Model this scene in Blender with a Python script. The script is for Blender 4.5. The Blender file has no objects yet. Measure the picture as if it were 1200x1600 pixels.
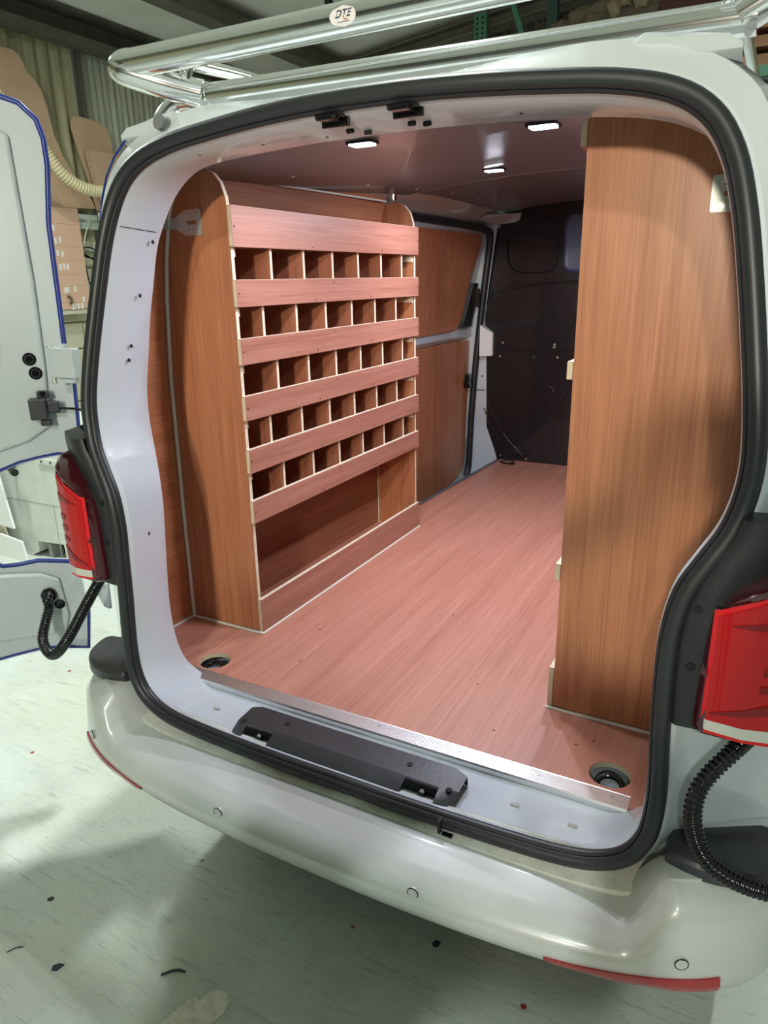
import bpy, bmesh, math, random
from mathutils import Vector, Matrix
random.seed(4)
S = 1.15            # survey units -> metres
GZ = 0.5            # height of the load floor above the ground, survey units
X0 = 0.042          # centre line of the van
C = bpy.context.scene.collection
sc = bpy.context.scene
def W(p): return Vector((p[0]*S, p[1]*S, (p[2]+GZ)*S))

# ---------------------------------------------------------------- camera
cam = bpy.data.cameras.new('camera'); co = bpy.data.objects.new('camera', cam); C.objects.link(co)
yaw, pitch, roll = 0.4980, 0.3140, -0.0190
cy, sy = math.cos(yaw), math.sin(yaw); cp, sp = math.cos(pitch), math.sin(pitch); cr, sr = math.cos(roll), math.sin(roll)
fwd = Vector((-sy*cp, cy*cp, -sp)); up = Vector((-sy*sp, cy*sp, cp)); rt = Vector((cy, sy, 0))
r3 = rt*cr + up*sr; u3 = -rt*sr + up*cr
m = Matrix((r3, u3, -fwd)).transposed().to_4x4(); m.translation = W((0.684, -1.160, 0.936))
co.matrix_world = m
cam.sensor_fit = 'VERTICAL'; cam.sensor_height = 32; cam.lens = 32*1118.7/1600
cam.clip_start = 0.02; cam.clip_end = 100
sc.camera = co
# ---------------------------------------------------------------- world, exposure
w = bpy.data.worlds.new('world'); sc.world = w; w.use_nodes = True
w.node_tree.nodes['Background'].inputs[0].default_value = (0.78, 0.86, 0.80, 1)
w.node_tree.nodes['Background'].inputs[1].default_value = 0.05
sc.view_settings.view_transform = 'Standard'; sc.view_settings.look = 'None'
sc.view_settings.exposure = -0.18; sc.view_settings.gamma = 1; sc.view_settings.use_curve_mapping = False
try:
    sc.cycles.max_bounces = 8; sc.cycles.use_denoising = True; sc.cycles.sample_clamp_indirect = 6
except Exception: pass
# ---------------------------------------------------------------- workshop lamps (area lights under the roof)
def area(name, loc, target, sx, sy_, power, col, spread=180):
    l = bpy.data.lights.new(name, 'AREA'); l.shape = 'RECTANGLE'; l.size = sx; l.size_y = sy_; l.energy = power; l.color = col
    l.spread = math.radians(spread)
    o = bpy.data.objects.new(name, l); C.objects.link(o); o.location = W(loc)
    d = W(target)-W(loc); o.rotation_euler = d.to_track_quat('-Z', 'Y').to_euler(); return o
COOL = (0.92, 1.0, 0.96)
LAMP_POS = [((1.22, -4.2, 2.90), 220), ((-.58, 1.0, 2.95), 112), ((-2.5, .5, 2.50), 85), ((2.2, 3.4, 2.90), 150)]  # last two lamps are added, to brighten the cabinet and the end wall
for i, (lp, pw) in enumerate(LAMP_POS):
    area('lamp_light', (lp[0], lp[1], lp[2]-0.05), (lp[0], lp[1], 0), 0.15, 0.4, pw, COOL)

area('guessed_low_light', (.82, -3.35, 1.38), (.05, 0, 1.25), 0.22, 0.16, 16, (1.0, .92, .74), 62)  # added low light, a guessed source that shapes the end panel shadows

# ================================================================ materials
MATS = {}
def mat(name, col, rough=0.5, metal=0.0, coat=0.0, spec=0.5, emit=None, trans=0.0, alpha=1.0, bump=None, var=None):
    if name in MATS: return MATS[name]
    mt = bpy.data.materials.new(name); mt.use_nodes = True; nt = mt.node_tree; b = nt.nodes['Principled BSDF']
    b.inputs['Base Color'].default_value = (*col, 1); b.inputs['Roughness'].default_value = rough
    b.inputs['Metallic'].default_value = metal; b.inputs['Coat Weight'].default_value = coat; b.inputs['Coat Roughness'].default_value = 0.06
    b.inputs['Specular IOR Level'].default_value = spec; b.inputs['Transmission Weight'].default_value = trans
    b.inputs['Alpha'].default_value = alpha
    if emit: b.inputs['Emission Color'].default_value = (*emit[0], 1); b.inputs['Emission Strength'].default_value = emit[1]
    if var or bump:
        tc = nt.nodes.new('ShaderNodeTexCoord'); mp = nt.nodes.new('ShaderNodeMapping'); nt.links.new(tc.outputs['Object'], mp.inputs[0])
    if var:      # var = (scale, amount, dirtcolour)
        n = nt.nodes.new('ShaderNodeTexNoise'); n.inputs['Scale'].default_value = var[0]; n.inputs['Detail'].default_value = 5; n.inputs['Roughness'].default_value = 0.6
        nt.links.new(mp.outputs[0], n.inputs['Vector'])
        r = nt.nodes.new('ShaderNodeMapRange'); r.inputs[1].default_value = 0.45; r.inputs[2].default_value = 0.75; r.inputs[4].default_value = var[1]
        nt.links.new(n.outputs[0], r.inputs[0])
        mx = nt.nodes.new('ShaderNodeMixRGB'); mx.inputs[1].default_value = (*col, 1); mx.inputs[2].default_value = (*var[2], 1)
        nt.links.new(r.outputs[0], mx.inputs[0]); nt.links.new(mx.outputs[0], b.inputs['Base Color'])
    if bump:     # bump = (scale, strength)
        n = nt.nodes.new('ShaderNodeTexNoise'); n.inputs['Scale'].default_value = bump[0]; n.inputs['Detail'].default_value = 4
        nt.links.new(mp.outputs[0], n.inputs['Vector'])
        bp = nt.nodes.new('ShaderNodeBump'); bp.inputs['Strength'].default_value = bump[1]; bp.inputs['Distance'].default_value = 0.002
        nt.links.new(n.outputs[0], bp.inputs['Height']); nt.links.new(bp.outputs[0], b.inputs['Normal'])
    MATS[name] = mt; return mt

def wood(name, axis, c1, c2, rough=0.38, coat=0.15):
    if name in MATS: return MATS[name]
    mt = bpy.data.materials.new(name); mt.use_nodes = True; nt = mt.node_tree; N = nt.nodes; L = nt.links; b = N['Principled BSDF']
    tc = N.new('ShaderNodeTexCoord')
    def stretch(a, c):
        mp = N.new('ShaderNodeMapping'); s = [c, c, c]; s[axis] = a; mp.inputs['Scale'].default_value = s; L.new(tc.outputs['Object'], mp.inputs[0]); return mp
    def noise(mp, det, dist=0.0):
        n = N.new('ShaderNodeTexNoise'); n.inputs['Scale'].default_value = 1; n.inputs['Detail'].default_value = det; n.inputs['Roughness'].default_value = 0.65
        n.inputs['Distortion'].default_value = dist; L.new(mp.outputs[0], n.inputs['Vector']); return n
    fine = noise(stretch(4.0, 240), 3); broad = noise(stretch(0.9, 30), 4, 0.3); pore = noise(stretch(14, 600), 2)
    a = N.new('ShaderNodeMath'); a.operation = 'MULTIPLY'; a.inputs[1].default_value = 0.5; L.new(fine.outputs[0], a.inputs[0])
    bb = N.new('ShaderNodeMath'); bb.operation = 'MULTIPLY_ADD'; bb.inputs[1].default_value = 0.5; L.new(broad.outputs[0], bb.inputs[0]); L.new(a.outputs[0], bb.inputs[2])
    r = N.new('ShaderNodeMapRange'); r.inputs[1].default_value = 0.36; r.inputs[2].default_value = 0.64; L.new(bb.outputs[0], r.inputs[0])
    mx = N.new('ShaderNodeMixRGB'); mx.inputs[1].default_value = (*c1, 1); mx.inputs[2].default_value = (*c2, 1); L.new(r.outputs[0], mx.inputs[0])
    pr = N.new('ShaderNodeMapRange'); pr.inputs[1].default_value = 0.60; pr.inputs[2].default_value = 0.78; pr.inputs[4].default_value = 0.38; L.new(pore.outputs[0], pr.inputs[0])
    m2 = N.new('ShaderNodeMixRGB'); m2.inputs[2].default_value = (c1[0]*0.45, c1[1]*0.4, c1[2]*0.4, 1); L.new(pr.outputs[0], m2.inputs[0]); L.new(mx.outputs[0], m2.inputs[1])
    L.new(m2.outputs[0], b.inputs['Base Color'])
    b.inputs['Roughness'].default_value = rough; b.inputs['Coat Weight'].default_value = coat; b.inputs['Coat Roughness'].default_value = 0.25
    bp = N.new('ShaderNodeBump'); bp.inputs['Strength'].default_value = 0.12; bp.inputs['Distance'].default_value = 0.0006
    L.new(fine.outputs[0], bp.inputs['Height']); L.new(bp.outputs[0], b.inputs['Normal'])
    MATS[name] = mt; return mt

WD1, WD2 = (0.36, 0.125, 0.054), (0.56, 0.235, 0.115)
woodX = wood('plywood grain across', 0, WD1, WD2); woodY = wood('plywood grain lengthwise', 1, WD1, WD2); woodZ = wood('plywood grain upright', 2, WD1, WD2)
woodS = wood('slat plywood', 1, (0.30, 0.118, 0.078), (0.45, 0.21, 0.152), 0.42, 0.2)
floorW = wood('floor plywood', 1, (0.40, 0.160, 0.105), (0.56, 0.26, 0.185), 0.45, 0.15)
plyedge = mat('plywood edge', (0.66, 0.55, 0.38), 0.7)
edgeb = mat('bare ply edge', (0.72, 0.62, 0.48), 0.7, var=(60, 0.6, (0.45, 0.33, 0.2)))
caulk = mat('white sealant', (0.72, 0.70, 0.62), 0.5)
paint = mat('white car paint', (0.55, 0.60, 0.61), 0.28, coat=1.0)
paint2 = mat('inner white paint', (0.54, 0.59, 0.63), 0.32, coat=0.6)
bumperM = mat('painted bumper', (0.54, 0.56, 0.53), 0.28, coat=0.8, var=(3, 0.25, (0.49, 0.50, 0.46)))
rubber = mat('black seal rubber', (0.018, 0.020, 0.022), 0.42)
blackp = mat('black textured plastic', (0.016, 0.017, 0.019), 0.45, bump=(300, 0.3))
dplast = mat('dark grey plastic', (0.030, 0.032, 0.036), 0.38, bump=(90, 0.3), var=(25, 0.5, (0.06, 0.06, 0.065)))
gloss = mat('gloss black', (0.006, 0.006, 0.007), 0.12)
hole = mat('dark hole', (0.004, 0.004, 0.004), 0.8)
chrome = mat('polished stainless', (0.90, 0.90, 0.89), 0.12, metal=1.0)
alu = mat('aluminium', (0.80, 0.80, 0.80), 0.36, metal=1.0)
zinc = mat('zinc plate', (0.60, 0.62, 0.57), 0.42, metal=0.7)
screwm = mat('dark screw', (0.05, 0.03, 0.02), 0.5)
steel = mat('bright screw', (0.7, 0.7, 0.7), 0.3, metal=1.0)
bulk = mat('black bulkhead paint', (0.010, 0.010, 0.013), 0.25, coat=0.5)
ceilM = mat('ceiling board', (0.20, 0.20, 0.235), 0.34, coat=0.25, bump=(500, 0.1))
redl = mat('red lamp lens', (0.48, 0.004, 0.006), 0.3, coat=0.35, spec=0.2)
redb = mat('bright red lamp edge', (0.70, 0.010, 0.014), 0.3, coat=0.3, spec=0.2)
redd = mat('dark red lamp detail', (0.22, 0.004, 0.006), 0.3, coat=0.3, spec=0.2)
redfr = mat('smoked red lens rim', (0.06, 0.004, 0.009), 0.12, coat=0.6)
clearl = mat('clear lamp lens', (0.62, 0.60, 0.52), 0.12, coat=1.0, bump=(120, 0.5))
refl = mat('red reflector', (0.36, 0.018, 0.022), 0.25, coat=0.7)
blue = mat('blue protective film', (0.012, 0.03, 0.22), 0.35)
card = mat('brown cardboard', (0.58, 0.39, 0.25), 0.75, var=(4, 0.5, (0.42, 0.27, 0.16)))
mdf = mat('pinkish template board', (0.72, 0.46, 0.33), 0.7)
paper = mat('white tag', (0.85, 0.85, 0.82), 0.6)
hoseM = mat('cream vacuum hose', (0.62, 0.54, 0.33), 0.5)
cabM = mat('pale machine paint', (0.66, 0.70, 0.64), 0.5, var=(9, 0.35, (0.5, 0.5, 0.42)))
whiteb = mat('white board', (0.86, 0.88, 0.86), 0.5)
creamb = mat('cream timber', (0.62, 0.58, 0.42), 0.6)
steelb = mat('grey roof steel', (0.13, 0.125, 0.10), 0.6, var=(6, 0.7, (0.06, 0.055, 0.045)))
green = mat('green racking steel', (0.05, 0.17, 0.11), 0.5)
ropeM = mat('old brown canvas', (0.12, 0.095, 0.065), 0.9, bump=(60, 0.5))
rustM = mat('rusty brown sheet', (0.09, 0.035, 0.022), 0.7)
whitepl = mat('white plastic', (0.80, 0.80, 0.80), 0.35)

def corr(name, c1, c2, streak=(1.2, 14)):
    mt = bpy.data.materials.new(name); mt.use_nodes = True; nt = mt.node_tree; N = nt.nodes; L = nt.links; b = N['Principled BSDF']
    tc = N.new('ShaderNodeTexCoord'); mp = N.new('ShaderNodeMapping'); mp.inputs['Scale'].default_value = (streak[1], streak[1], streak[0]); L.new(tc.outputs['Object'], mp.inputs[0])
    n = N.new('ShaderNodeTexNoise'); n.inputs['Scale'].default_value = 1; n.inputs['Detail'].default_value = 5; L.new(mp.outputs[0], n.inputs['Vector'])
    r = N.new('ShaderNodeMapRange'); r.inputs[1].default_value = 0.4; r.inputs[2].default_value = 0.68; L.new(n.outputs[0], r.inputs[0])
    mx = N.new('ShaderNodeMixRGB'); mx.inputs[1].default_value = (*c1, 1); mx.inputs[2].default_value = (*c2, 1); L.new(r.outputs[0], mx.inputs[0]); L.new(mx.outputs[0], b.inputs['Base Color'])
    b.inputs['Roughness'].default_value = 0.55; return mt
corA = corr('olive rooflight sheet', (0.42, 0.40, 0.23), (0.22, 0.20, 0.10))
corB = corr('grey green cladding', (0.44, 0.46, 0.36), (0.27, 0.27, 0.19))
corC = corr('weathered end cladding', (0.52, 0.49, 0.38), (0.20, 0.18, 0.13))
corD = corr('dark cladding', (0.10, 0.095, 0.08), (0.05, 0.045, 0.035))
roofM = corr('pale roof sheet', (0.80, 0.80, 0.74), (0.68, 0.68, 0.60), (2, 2))

def concrete():
    mt = bpy.data.materials.new('painted concrete'); mt.use_nodes = True; nt = mt.node_tree; N = nt.nodes; L = nt.links; b = N['Principled BSDF']
    tc = N.new('ShaderNodeTexCoord')
    def noise(scale, det, vec=None, rough=0.6):
        n = N.new('ShaderNodeTexNoise'); n.inputs['Scale'].default_value = scale; n.inputs['Detail'].default_value = det; n.inputs['Roughness'].default_value = rough
        L.new(vec or tc.outputs['Object'], n.inputs['Vector']); return n
    def rng(src, a, bb, lo=0., hi=1.):
        r = N.new('ShaderNodeMapRange'); r.inputs[1].default_value = a; r.inputs[2].default_value = bb; r.inputs[3].default_value = lo; r.inputs[4].default_value = hi; L.new(src, r.inputs[0]); return r.outputs[0]
    def mix(f, a, bcol):
        mx = N.new('ShaderNodeMixRGB'); L.new(f, mx.inputs[0])
        if isinstance(a, tuple): mx.inputs[1].default_value = (*a, 1)
        else: L.new(a, mx.inputs[1])
        mx.inputs[2].default_value = (*bcol, 1); return mx.outputs[0]
    col = mix(rng(noise(1.1, 6).outputs[0], 0.42, 0.62), (0.62, 0.68, 0.65), (0.58, 0.60, 0.51))
    col = mix(rng(noise(4.5, 8, rough=0.7).outputs[0], 0.50, 0.72, 0, 0.6), col, (0.42, 0.47, 0.45))
    # scuffs
    for rot, sc_, amt in ((0.9, (3, 40, 1), 0.35), (1.35, (5, 60, 1), 0.6), (0.45, (9, 130, 1), 0.5), (-.3, (7, 60, 1), .4)):
        mp = N.new('ShaderNodeMapping'); mp.inputs['Rotation'].default_value = (0, 0, rot); mp.inputs['Scale'].default_value = sc_; L.new(tc.outputs['Object'], mp.inputs[0])
        nz_ = noise(1, 6, mp.outputs[0], 0.72); nz_.inputs['Distortion'].default_value = 0.8
        col = mix(rng(nz_.outputs[0], 0.58, 0.72, 0, amt), col, (0.16, 0.19, 0.19))
    # fine grit and red specks
    v = N.new('ShaderNodeTexVoronoi'); v.inputs['Scale'].default_value = 70; L.new(tc.outputs['Object'], v.inputs['Vector'])
    col = mix(rng(v.outputs['Distance'], 0.10, 0.05, 0, 0.30), col, (0.10, 0.10, 0.09))
    v2 = N.new('ShaderNodeTexVoronoi'); v2.inputs['Scale'].default_value = 5.5; L.new(tc.outputs['Object'], v2.inputs['Vector'])
    col = mix(rng(v2.outputs['Distance'], 0.055, 0.035), col, (0.35, 0.03, 0.03))
    L.new(col, b.inputs['Base Color']); b.inputs['Roughness'].default_value = 0.5
    bp = N.new('ShaderNodeBump'); bp.inputs['Strength'].default_value = 0.5; bp.inputs['Distance'].default_value = 0.004
    L.new(noise(60, 8).outputs[0], bp.inputs['Height']); L.new(bp.outputs[0], b.inputs['Normal'])
    return mt
concM = concrete()
blockM = mat('cream painted block', (0.60, 0.58, 0.42), 0.85, bump=(70, 1.0), var=(50, 0.6, (0.45, 0.43, 0.30)))

# ================================================================ mesh helpers
class MB:
    def __init__(s): s.v = []; s.f = []
    def add(s, vs, fs):
        o = len(s.v); s.v += [tuple(p) for p in vs]; s.f += [tuple(i+o for i in f) for f in fs]; return s
    def box(s, a, b):
        x0, y0, z0 = a; x1, y1, z1 = b
        return s.add([(x0,y0,z0),(x1,y0,z0),(x1,y1,z0),(x0,y1,z0),(x0,y0,z1),(x1,y0,z1),(x1,y1,z1),(x0,y1,z1)],
                     [(0,3,2,1),(4,5,6,7),(0,1,5,4),(1,2,6,5),(2,3,7,6),(3,0,4,7)])
    def obox(s, c, ax, ay, az, hx, hy, hz):
        c, ax, ay, az = Vector(c), Vector(ax).normalized()*hx, Vector(ay).normalized()*hy, Vector(az).normalized()*hz
        return s.add([c+sx*ax+sy_*ay+sz*az for sz in (-1,1) for sx, sy_ in ((-1,-1),(1,-1),(1,1),(-1,1))],
                     [(0,3,2,1),(4,5,6,7),(0,1,5,4),(1,2,6,5),(2,3,7,6),(3,0,4,7)])
    def grid(s, rows, closed_u=False, closed_v=False, flip=False):
        nr, nc = len(rows), len(rows[0]); vs = [p for r in rows for p in r]; fs = []
        for i in range(nr if closed_u else nr-1):
            for j in range(nc if closed_v else nc-1):
                a, b = i*nc+j, i*nc+(j+1) % nc; c, d = ((i+1) % nr)*nc+(j+1) % nc, ((i+1) % nr)*nc+j
                fs.append((a, d, c, b) if flip else (a, b, c, d))
        return s.add(vs, fs)
    def tube(s, path, r, seg=12, closed=False, ry=None, refup=None, caps=True, rfun=None):
        P = [Vector(p) for p in path]; n = len(P); rows = []; prev = None
        for i in range(n):
            if closed: t = P[(i+1) % n]-P[i-1]
            else: t = P[min(i+1, n-1)]-P[max(i-1, 0)]
            t.normalize()
            if refup is not None: u = Vector(refup); u = (u-t*u.dot(t)).normalized()
            elif prev is None:
                u = Vector((0,0,1)) if abs(t.z) < 0.9 else Vector((1,0,0)); u = (u-t*u.dot(t)).normalized()
            else: u = (prev-t*prev.dot(t)).normalized()
            prev = u; v = t.cross(u); rr = rfun(i) if rfun else r; r2 = ry if ry else rr
            rows.append([P[i]+u*(math.cos(2*math.pi*k/seg)*rr)+v*(math.sin(2*math.pi*k/seg)*r2) for k in range(seg)])
        s.grid(rows, closed_u=closed, closed_v=True)
        if not closed and caps:
            o = len(s.v)-n*seg; s.f.append(tuple(o+k for k in range(seg))[::-1]); s.f.append(tuple(o+(n-1)*seg+k for k in range(seg)))
        return s
    def disc(s, c, nrm, r, h, seg=16):
        c = Vector(c); nrm = Vector(nrm).normalized(); return s.tube([c, c+nrm*h], r, seg)
    def plate(s, uv, o, eu, ev, ew, t, holes=()):
        """flat plate: outline uv in plane (o, eu, ev) with holes, thickness t along ew"""
        o, eu, ev, ew = Vector(o), Vector(eu), Vector(ev), Vector(ew)
        bm = bmesh.new(); es = []
        for loop in [uv]+list(holes):
            vs = [bm.verts.new(o+eu*a+ev*b) for a, b in loop]
            for i in range(len(vs)): es.append(bm.edges.new((vs[i], vs[(i+1) % len(vs)])))
        bmesh.ops.triangle_fill(bm, use_beauty=True, use_dissolve=False, edges=es, normal=eu.cross(ev))
        fs = list(bm.faces); r = bmesh.ops.extrude_face_region(bm, geom=fs)
        bmesh.ops.translate(bm, vec=ew*t, verts=[g for g in r['geom'] if isinstance(g, bmesh.types.BMVert)])
        bmesh.ops.recalc_face_normals(bm, faces=bm.faces)
        bm.verts.index_update(); s.add([v.co.copy() for v in bm.verts], [[v.index for v in f.verts] for f in bm.faces]); bm.free(); return s

def build(name, mb, m, parent=None, smooth=0, bevel=0, label=None, recalc=True):
    me = bpy.data.meshes.new(name)
    vs = [W(p) for p in mb.v]
    if parent is None:
        org = Vector(((min(v.x for v in vs)+max(v.x for v in vs))/2, (min(v.y for v in vs)+max(v.y for v in vs))/2, min(v.z for v in vs)))
    else:
        org = parent['_org']; org = Vector(org)
    me.from_pydata([v-org for v in vs], [], mb.f)
    if recalc:
        bm = bmesh.new(); bm.from_mesh(me); bmesh.ops.remove_doubles(bm, verts=bm.verts, dist=1e-5); bmesh.ops.recalc_face_normals(bm, faces=bm.faces); bm.to_mesh(me); bm.free()
    if isinstance(m, (list, tuple)):
        for k in m: me.materials.append(k)
    else: me.materials.append(m)
    if smooth:
        me.shade_smooth(); me.set_sharp_from_angle(angle=math.radians(smooth))
    o = bpy.data.objects.new(name, me); C.objects.link(o)
    if parent is None: o.location = org
    else: o.parent = parent
    o['_org'] = tuple(org)
    if bevel:
        b = o.modifiers.new('bevel', 'BEVEL'); b.width = bevel; b.segments = 2; b.limit_method = 'ANGLE'; b.angle_limit = math.radians(40)
    if label: o['label'] = label
    return o
def thing(name, loc, label, cat, group=None):
    o = bpy.data.objects.new(name, None); C.objects.link(o); o.location = W(loc); o.empty_display_size = 0.1
    o['_org'] = tuple(W(loc)); o['label'] = label; o['category'] = cat
    if group: o['group'] = group
    return o
def tag(o, label, cat, group=None):
    o['label'] = label; o['category'] = cat
    if group: o['group'] = group
    return o
def struct(name, mb, m, parent=None, smooth=0, kind=True):
    o = build(name, mb, m, parent, smooth)
    if parent is None: o['kind'] = 'structure'
    return o
def lerp(a, b, t): return a+(b-a)*t
def interp(x, xs, ys):
    if x <= xs[0]: return ys[0]
    for i in range(len(xs)-1):
        if x <= xs[i+1]: return lerp(ys[i], ys[i+1], (x-xs[i])/(xs[i+1]-xs[i]))
    return ys[-1]
def smoothstep(a, b, x):
    t = max(0, min(1, (x-a)/(b-a))); return t*t*(3-2*t)
def catmull(P, n=6, closed=False):
    P = [Vector(p) for p in P]; out = []; N = len(P)
    for i in range(N if closed else N-1):
        p0 = P[(i-1) % N] if closed or i > 0 else P[0]*2-P[1]; p1 = P[i]; p2 = P[(i+1) % N]
        p3 = P[(i+2) % N] if closed or i+2 < N else P[-1]*2-P[-2]
        for k in range(n):
            t = k/n; out.append(0.5*((2*p1)+(p2-p0)*t+(2*p0-5*p1+4*p2-p3)*t*t+(3*p1-p0-3*p2+p3)*t**3))
    if not closed: out.append(P[-1])
    return out
def arc2(cx, cy_, r, a0, a1, n): return [(cx+r*math.cos(math.radians(lerp(a0, a1, i/n))), cy_+r*math.sin(math.radians(lerp(a0, a1, i/n)))) for i in range(n+1)]
def rrect(x0, y0, x1, y1, r, n=4):
    return arc2(x1-r, y0+r, r, -90, 0, n)+arc2(x1-r, y1-r, r, 0, 90, n)+arc2(x0+r, y1-r, r, 90, 180, n)+arc2(x0+r, y0+r, r, 180, 270, n)
EX, EY, EZ = (1,0,0), (0,1,0), (0,0,1)

# ================================================================ the building
g = MB().box((-4.3, -7.5, -0.6), (5.5, 5.4, -0.5)); struct('floor', g, concM)
def corrugated(p0, du, length, dv, height, nrm, pitch, depth, seg=6):
    """sheet from p0 along du (length) rising along dv (height), waves along du"""
    p0, du, dv, nrm = Vector(p0), Vector(du), Vector(dv), Vector(nrm)
    n = max(2, int(length/pitch*seg)); rows = []
    for j in (0, 1):
        rows.append([p0+du*(length*i/n)+dv*(height*j)+nrm*(depth*0.5*math.sin(2*math.pi*i/seg)) for i in range(n+1)])
    return MB().grid(rows)
# left wall: blockwork below, corrugated cladding above
wl = struct('wall_left', MB().box((-4.25, -7.5, -0.5), (-4.06, 5.4, 1.30)), blockM)
for r in range(9):
    for k in range(7):
        y0 = 1.75+k*0.39+(0.195 if r % 2 else 0); z0 = -0.5+r*0.195
        d = random.uniform(0, 0.006)
        build('block', MB().box((-4.06, y0+0.005, z0+0.005), (-4.025+d, y0+0.385, z0+0.19)), blockM, wl)
build('ledge', MB().box((-4.1, 1.0, 1.36), (-3.975, 5.3, 1.435)), mat('pale timber ledge', (0.55, 0.62, 0.55), 0.6), wl)
build('cladding_sheet', corrugated((-4.03, -7.5, 1.25), EY, 10.45, EZ, 1.55, EX, 0.10, 0.035), corA, wl, smooth=50, label='olive translucent corrugated sheet')
build('cladding_sheet', corrugated((-4.02, 3.0, 1.25), EY, 2.35, EZ, 1.55, EX, 0.058, 0.02), corB, wl, smooth=50, label='pale grey green corrugated sheet')
build('post', MB().box((-4.0, 2.96, 1.25), (-3.97, 3.0, 2.7)), steelb, wl)
# end wall
we = struct('wall_end', MB().box((-4.25, 5.36, -0.5), (5.5, 5.45, 4.3)), corD)
build('cladding_sheet', corrugated((-4.2, 5.3, 0.5), EX, 2.43, EZ, 3.4, EY, 0.085, 0.04), corC, we, smooth=50)
build('cladding_sheet', corrugated((-1.77, 5.32, 0.5), EX, 0.72, EZ, 3.4, EY, 0.085, 0.04), corD, we, smooth=50, label='dark corrugated sheet')
build('cladding_sheet', corrugated((-1.05, 5.3, 0.5), EX, 6.4, EZ, 3.4, EY, 0.085, 0.04), corC, we, smooth=50)
struct('wall_right', MB().box((5.5, -7.5, -0.5), (5.6, 5.4, 4.3)), mat('dim painted wall', (0.16, 0.16, 0.14), 0.8))
struct('wall_back', MB().box((-4.25, -7.6, -0.5), (5.5, -7.5, 4.3)), mat('dim painted wall', (0.16, 0.16, 0.14), 0.8))
# roof: sheet sloping up to the right, ribs lengthwise
RS = 0.117
def rz(x): return 2.69+RS*(x+4)
n = int(9.8/0.05*4); rows = []
for y in (-7.55, 5.4):
    rows.append([(-4.2+9.8*i/n, y, rz(-4.2+9.8*i/n)+0.02+0.008*math.sin(math.pi*i/2)) for i in range(n+1)])
struct('ceiling', MB().grid(rows), roofM)
struct('roof_slab', MB().add([(-4.3,-7.6,rz(-4.3)+.1),(5.6,-7.6,rz(5.6)+.1),(5.6,5.5,rz(5.6)+.1),(-4.3,5.5,rz(-4.3)+.1),(-4.3,-7.6,rz(-4.3)+.13),(5.6,-7.6,rz(5.6)+.13),(5.6,5.5,rz(5.6)+.13),(-4.3,5.5,rz(-4.3)+.13)],
    [(0,3,2,1),(4,5,6,7),(0,1,5,4),(1,2,6,5),(2,3,7,6),(3,0,4,7)]), steelb)
eb = MB().box((-3.98, -7.4, 2.52), (-3.80, 5.3, 2.56)).box((-3.98, -7.4, 2.56), (-3.95, 5.3, 2.70)).box((-3.98, -7.4, 2.70), (-3.80, 5.3, 2.715))
struct('trim_eaves', eb, steelb)
pb = MB().box((-3.10, -7.4, 2.62), (-2.98, 5.2, 2.635)).box((-3.05, -7.4, 2.635), (-3.03, 5.2, 2.77)).box((-3.10, -7.4, 2.765), (-2.98, 5.2, 2.78))
struct('trim_purlin', pb, steelb)
# gable rafter, a deep I section, and the castellated gap above it
def rafter(y, t, dz0, dz1):
    x0, x1 = -4.0, 5.4
    return [(x0,y,rz(x0)+dz0),(x1,y,rz(x1)+dz0),(x1,y+t,rz(x1)+dz0),(x0,y+t,rz(x0)+dz0),(x0,y,rz(x0)+dz1),(x1,y,rz(x1)+dz1),(x1,y+t,rz(x1)+dz1),(x0,y+t,rz(x0)+dz1)]
F6 = [(0,3,2,1),(4,5,6,7),(0,1,5,4),(1,2,6,5),(2,3,7,6),(3,0,4,7)]
rf = struct('trim_rafter', MB().add(rafter(5.14, 0.03, -0.13, -0.045), F6).add(rafter(5.06, 0.18, -0.14, -0.128), F6).add(rafter(5.06, 0.18, -0.048, -0.036), F6), steelb)
for k in range(46):
    x = -3.95+k*0.10
    build('rib', MB().box((x, 5.16, rz(x)-0.038), (x+0.035, 5.24, rz(x)+0.0)), steelb, rf)
# fluorescent batten lamps, one over each light; the last two are added fill
for i, (lp, pw) in enumerate(LAMP_POS):
    t = thing('ceiling_light', (lp[0], lp[1], lp[2]), ['white batten lamp under the roof behind the photographer',
        'white batten lamp under the roof above the middle of the van', 'white batten lamp added under the roof left of the open left door to brighten the cabinet', 'white batten lamp added under the roof right of the van to brighten the end wall'][i], 'lamp', 'workshop batten lamps')
    build('housing', MB().box((lp[0]-0.1, lp[1]-0.4, lp[2]+0.02), (lp[0]+0.1, lp[1]+0.4, lp[2]+0.07)), whitepl, t)
    build('tube', MB().tube([(lp[0], lp[1]-0.35, lp[2]), (lp[0], lp[1]+0.35, lp[2])], 0.018, 10), mat('lamp tube', (1,1,1), 0.3, emit=((0.9,1,0.93), 2.5)), t, smooth=60)
    build('hanger', MB().tube([(lp[0], lp[1], lp[2]+0.06), (lp[0], lp[1], rz(lp[0])+0.02)], 0.005, 6), steelb, t)
# ================================================================ the van
van = thing('van', (X0, 1.6, -0.5), 'white panel van with open rear doors and plywood-lined load bay', 'van')
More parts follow.
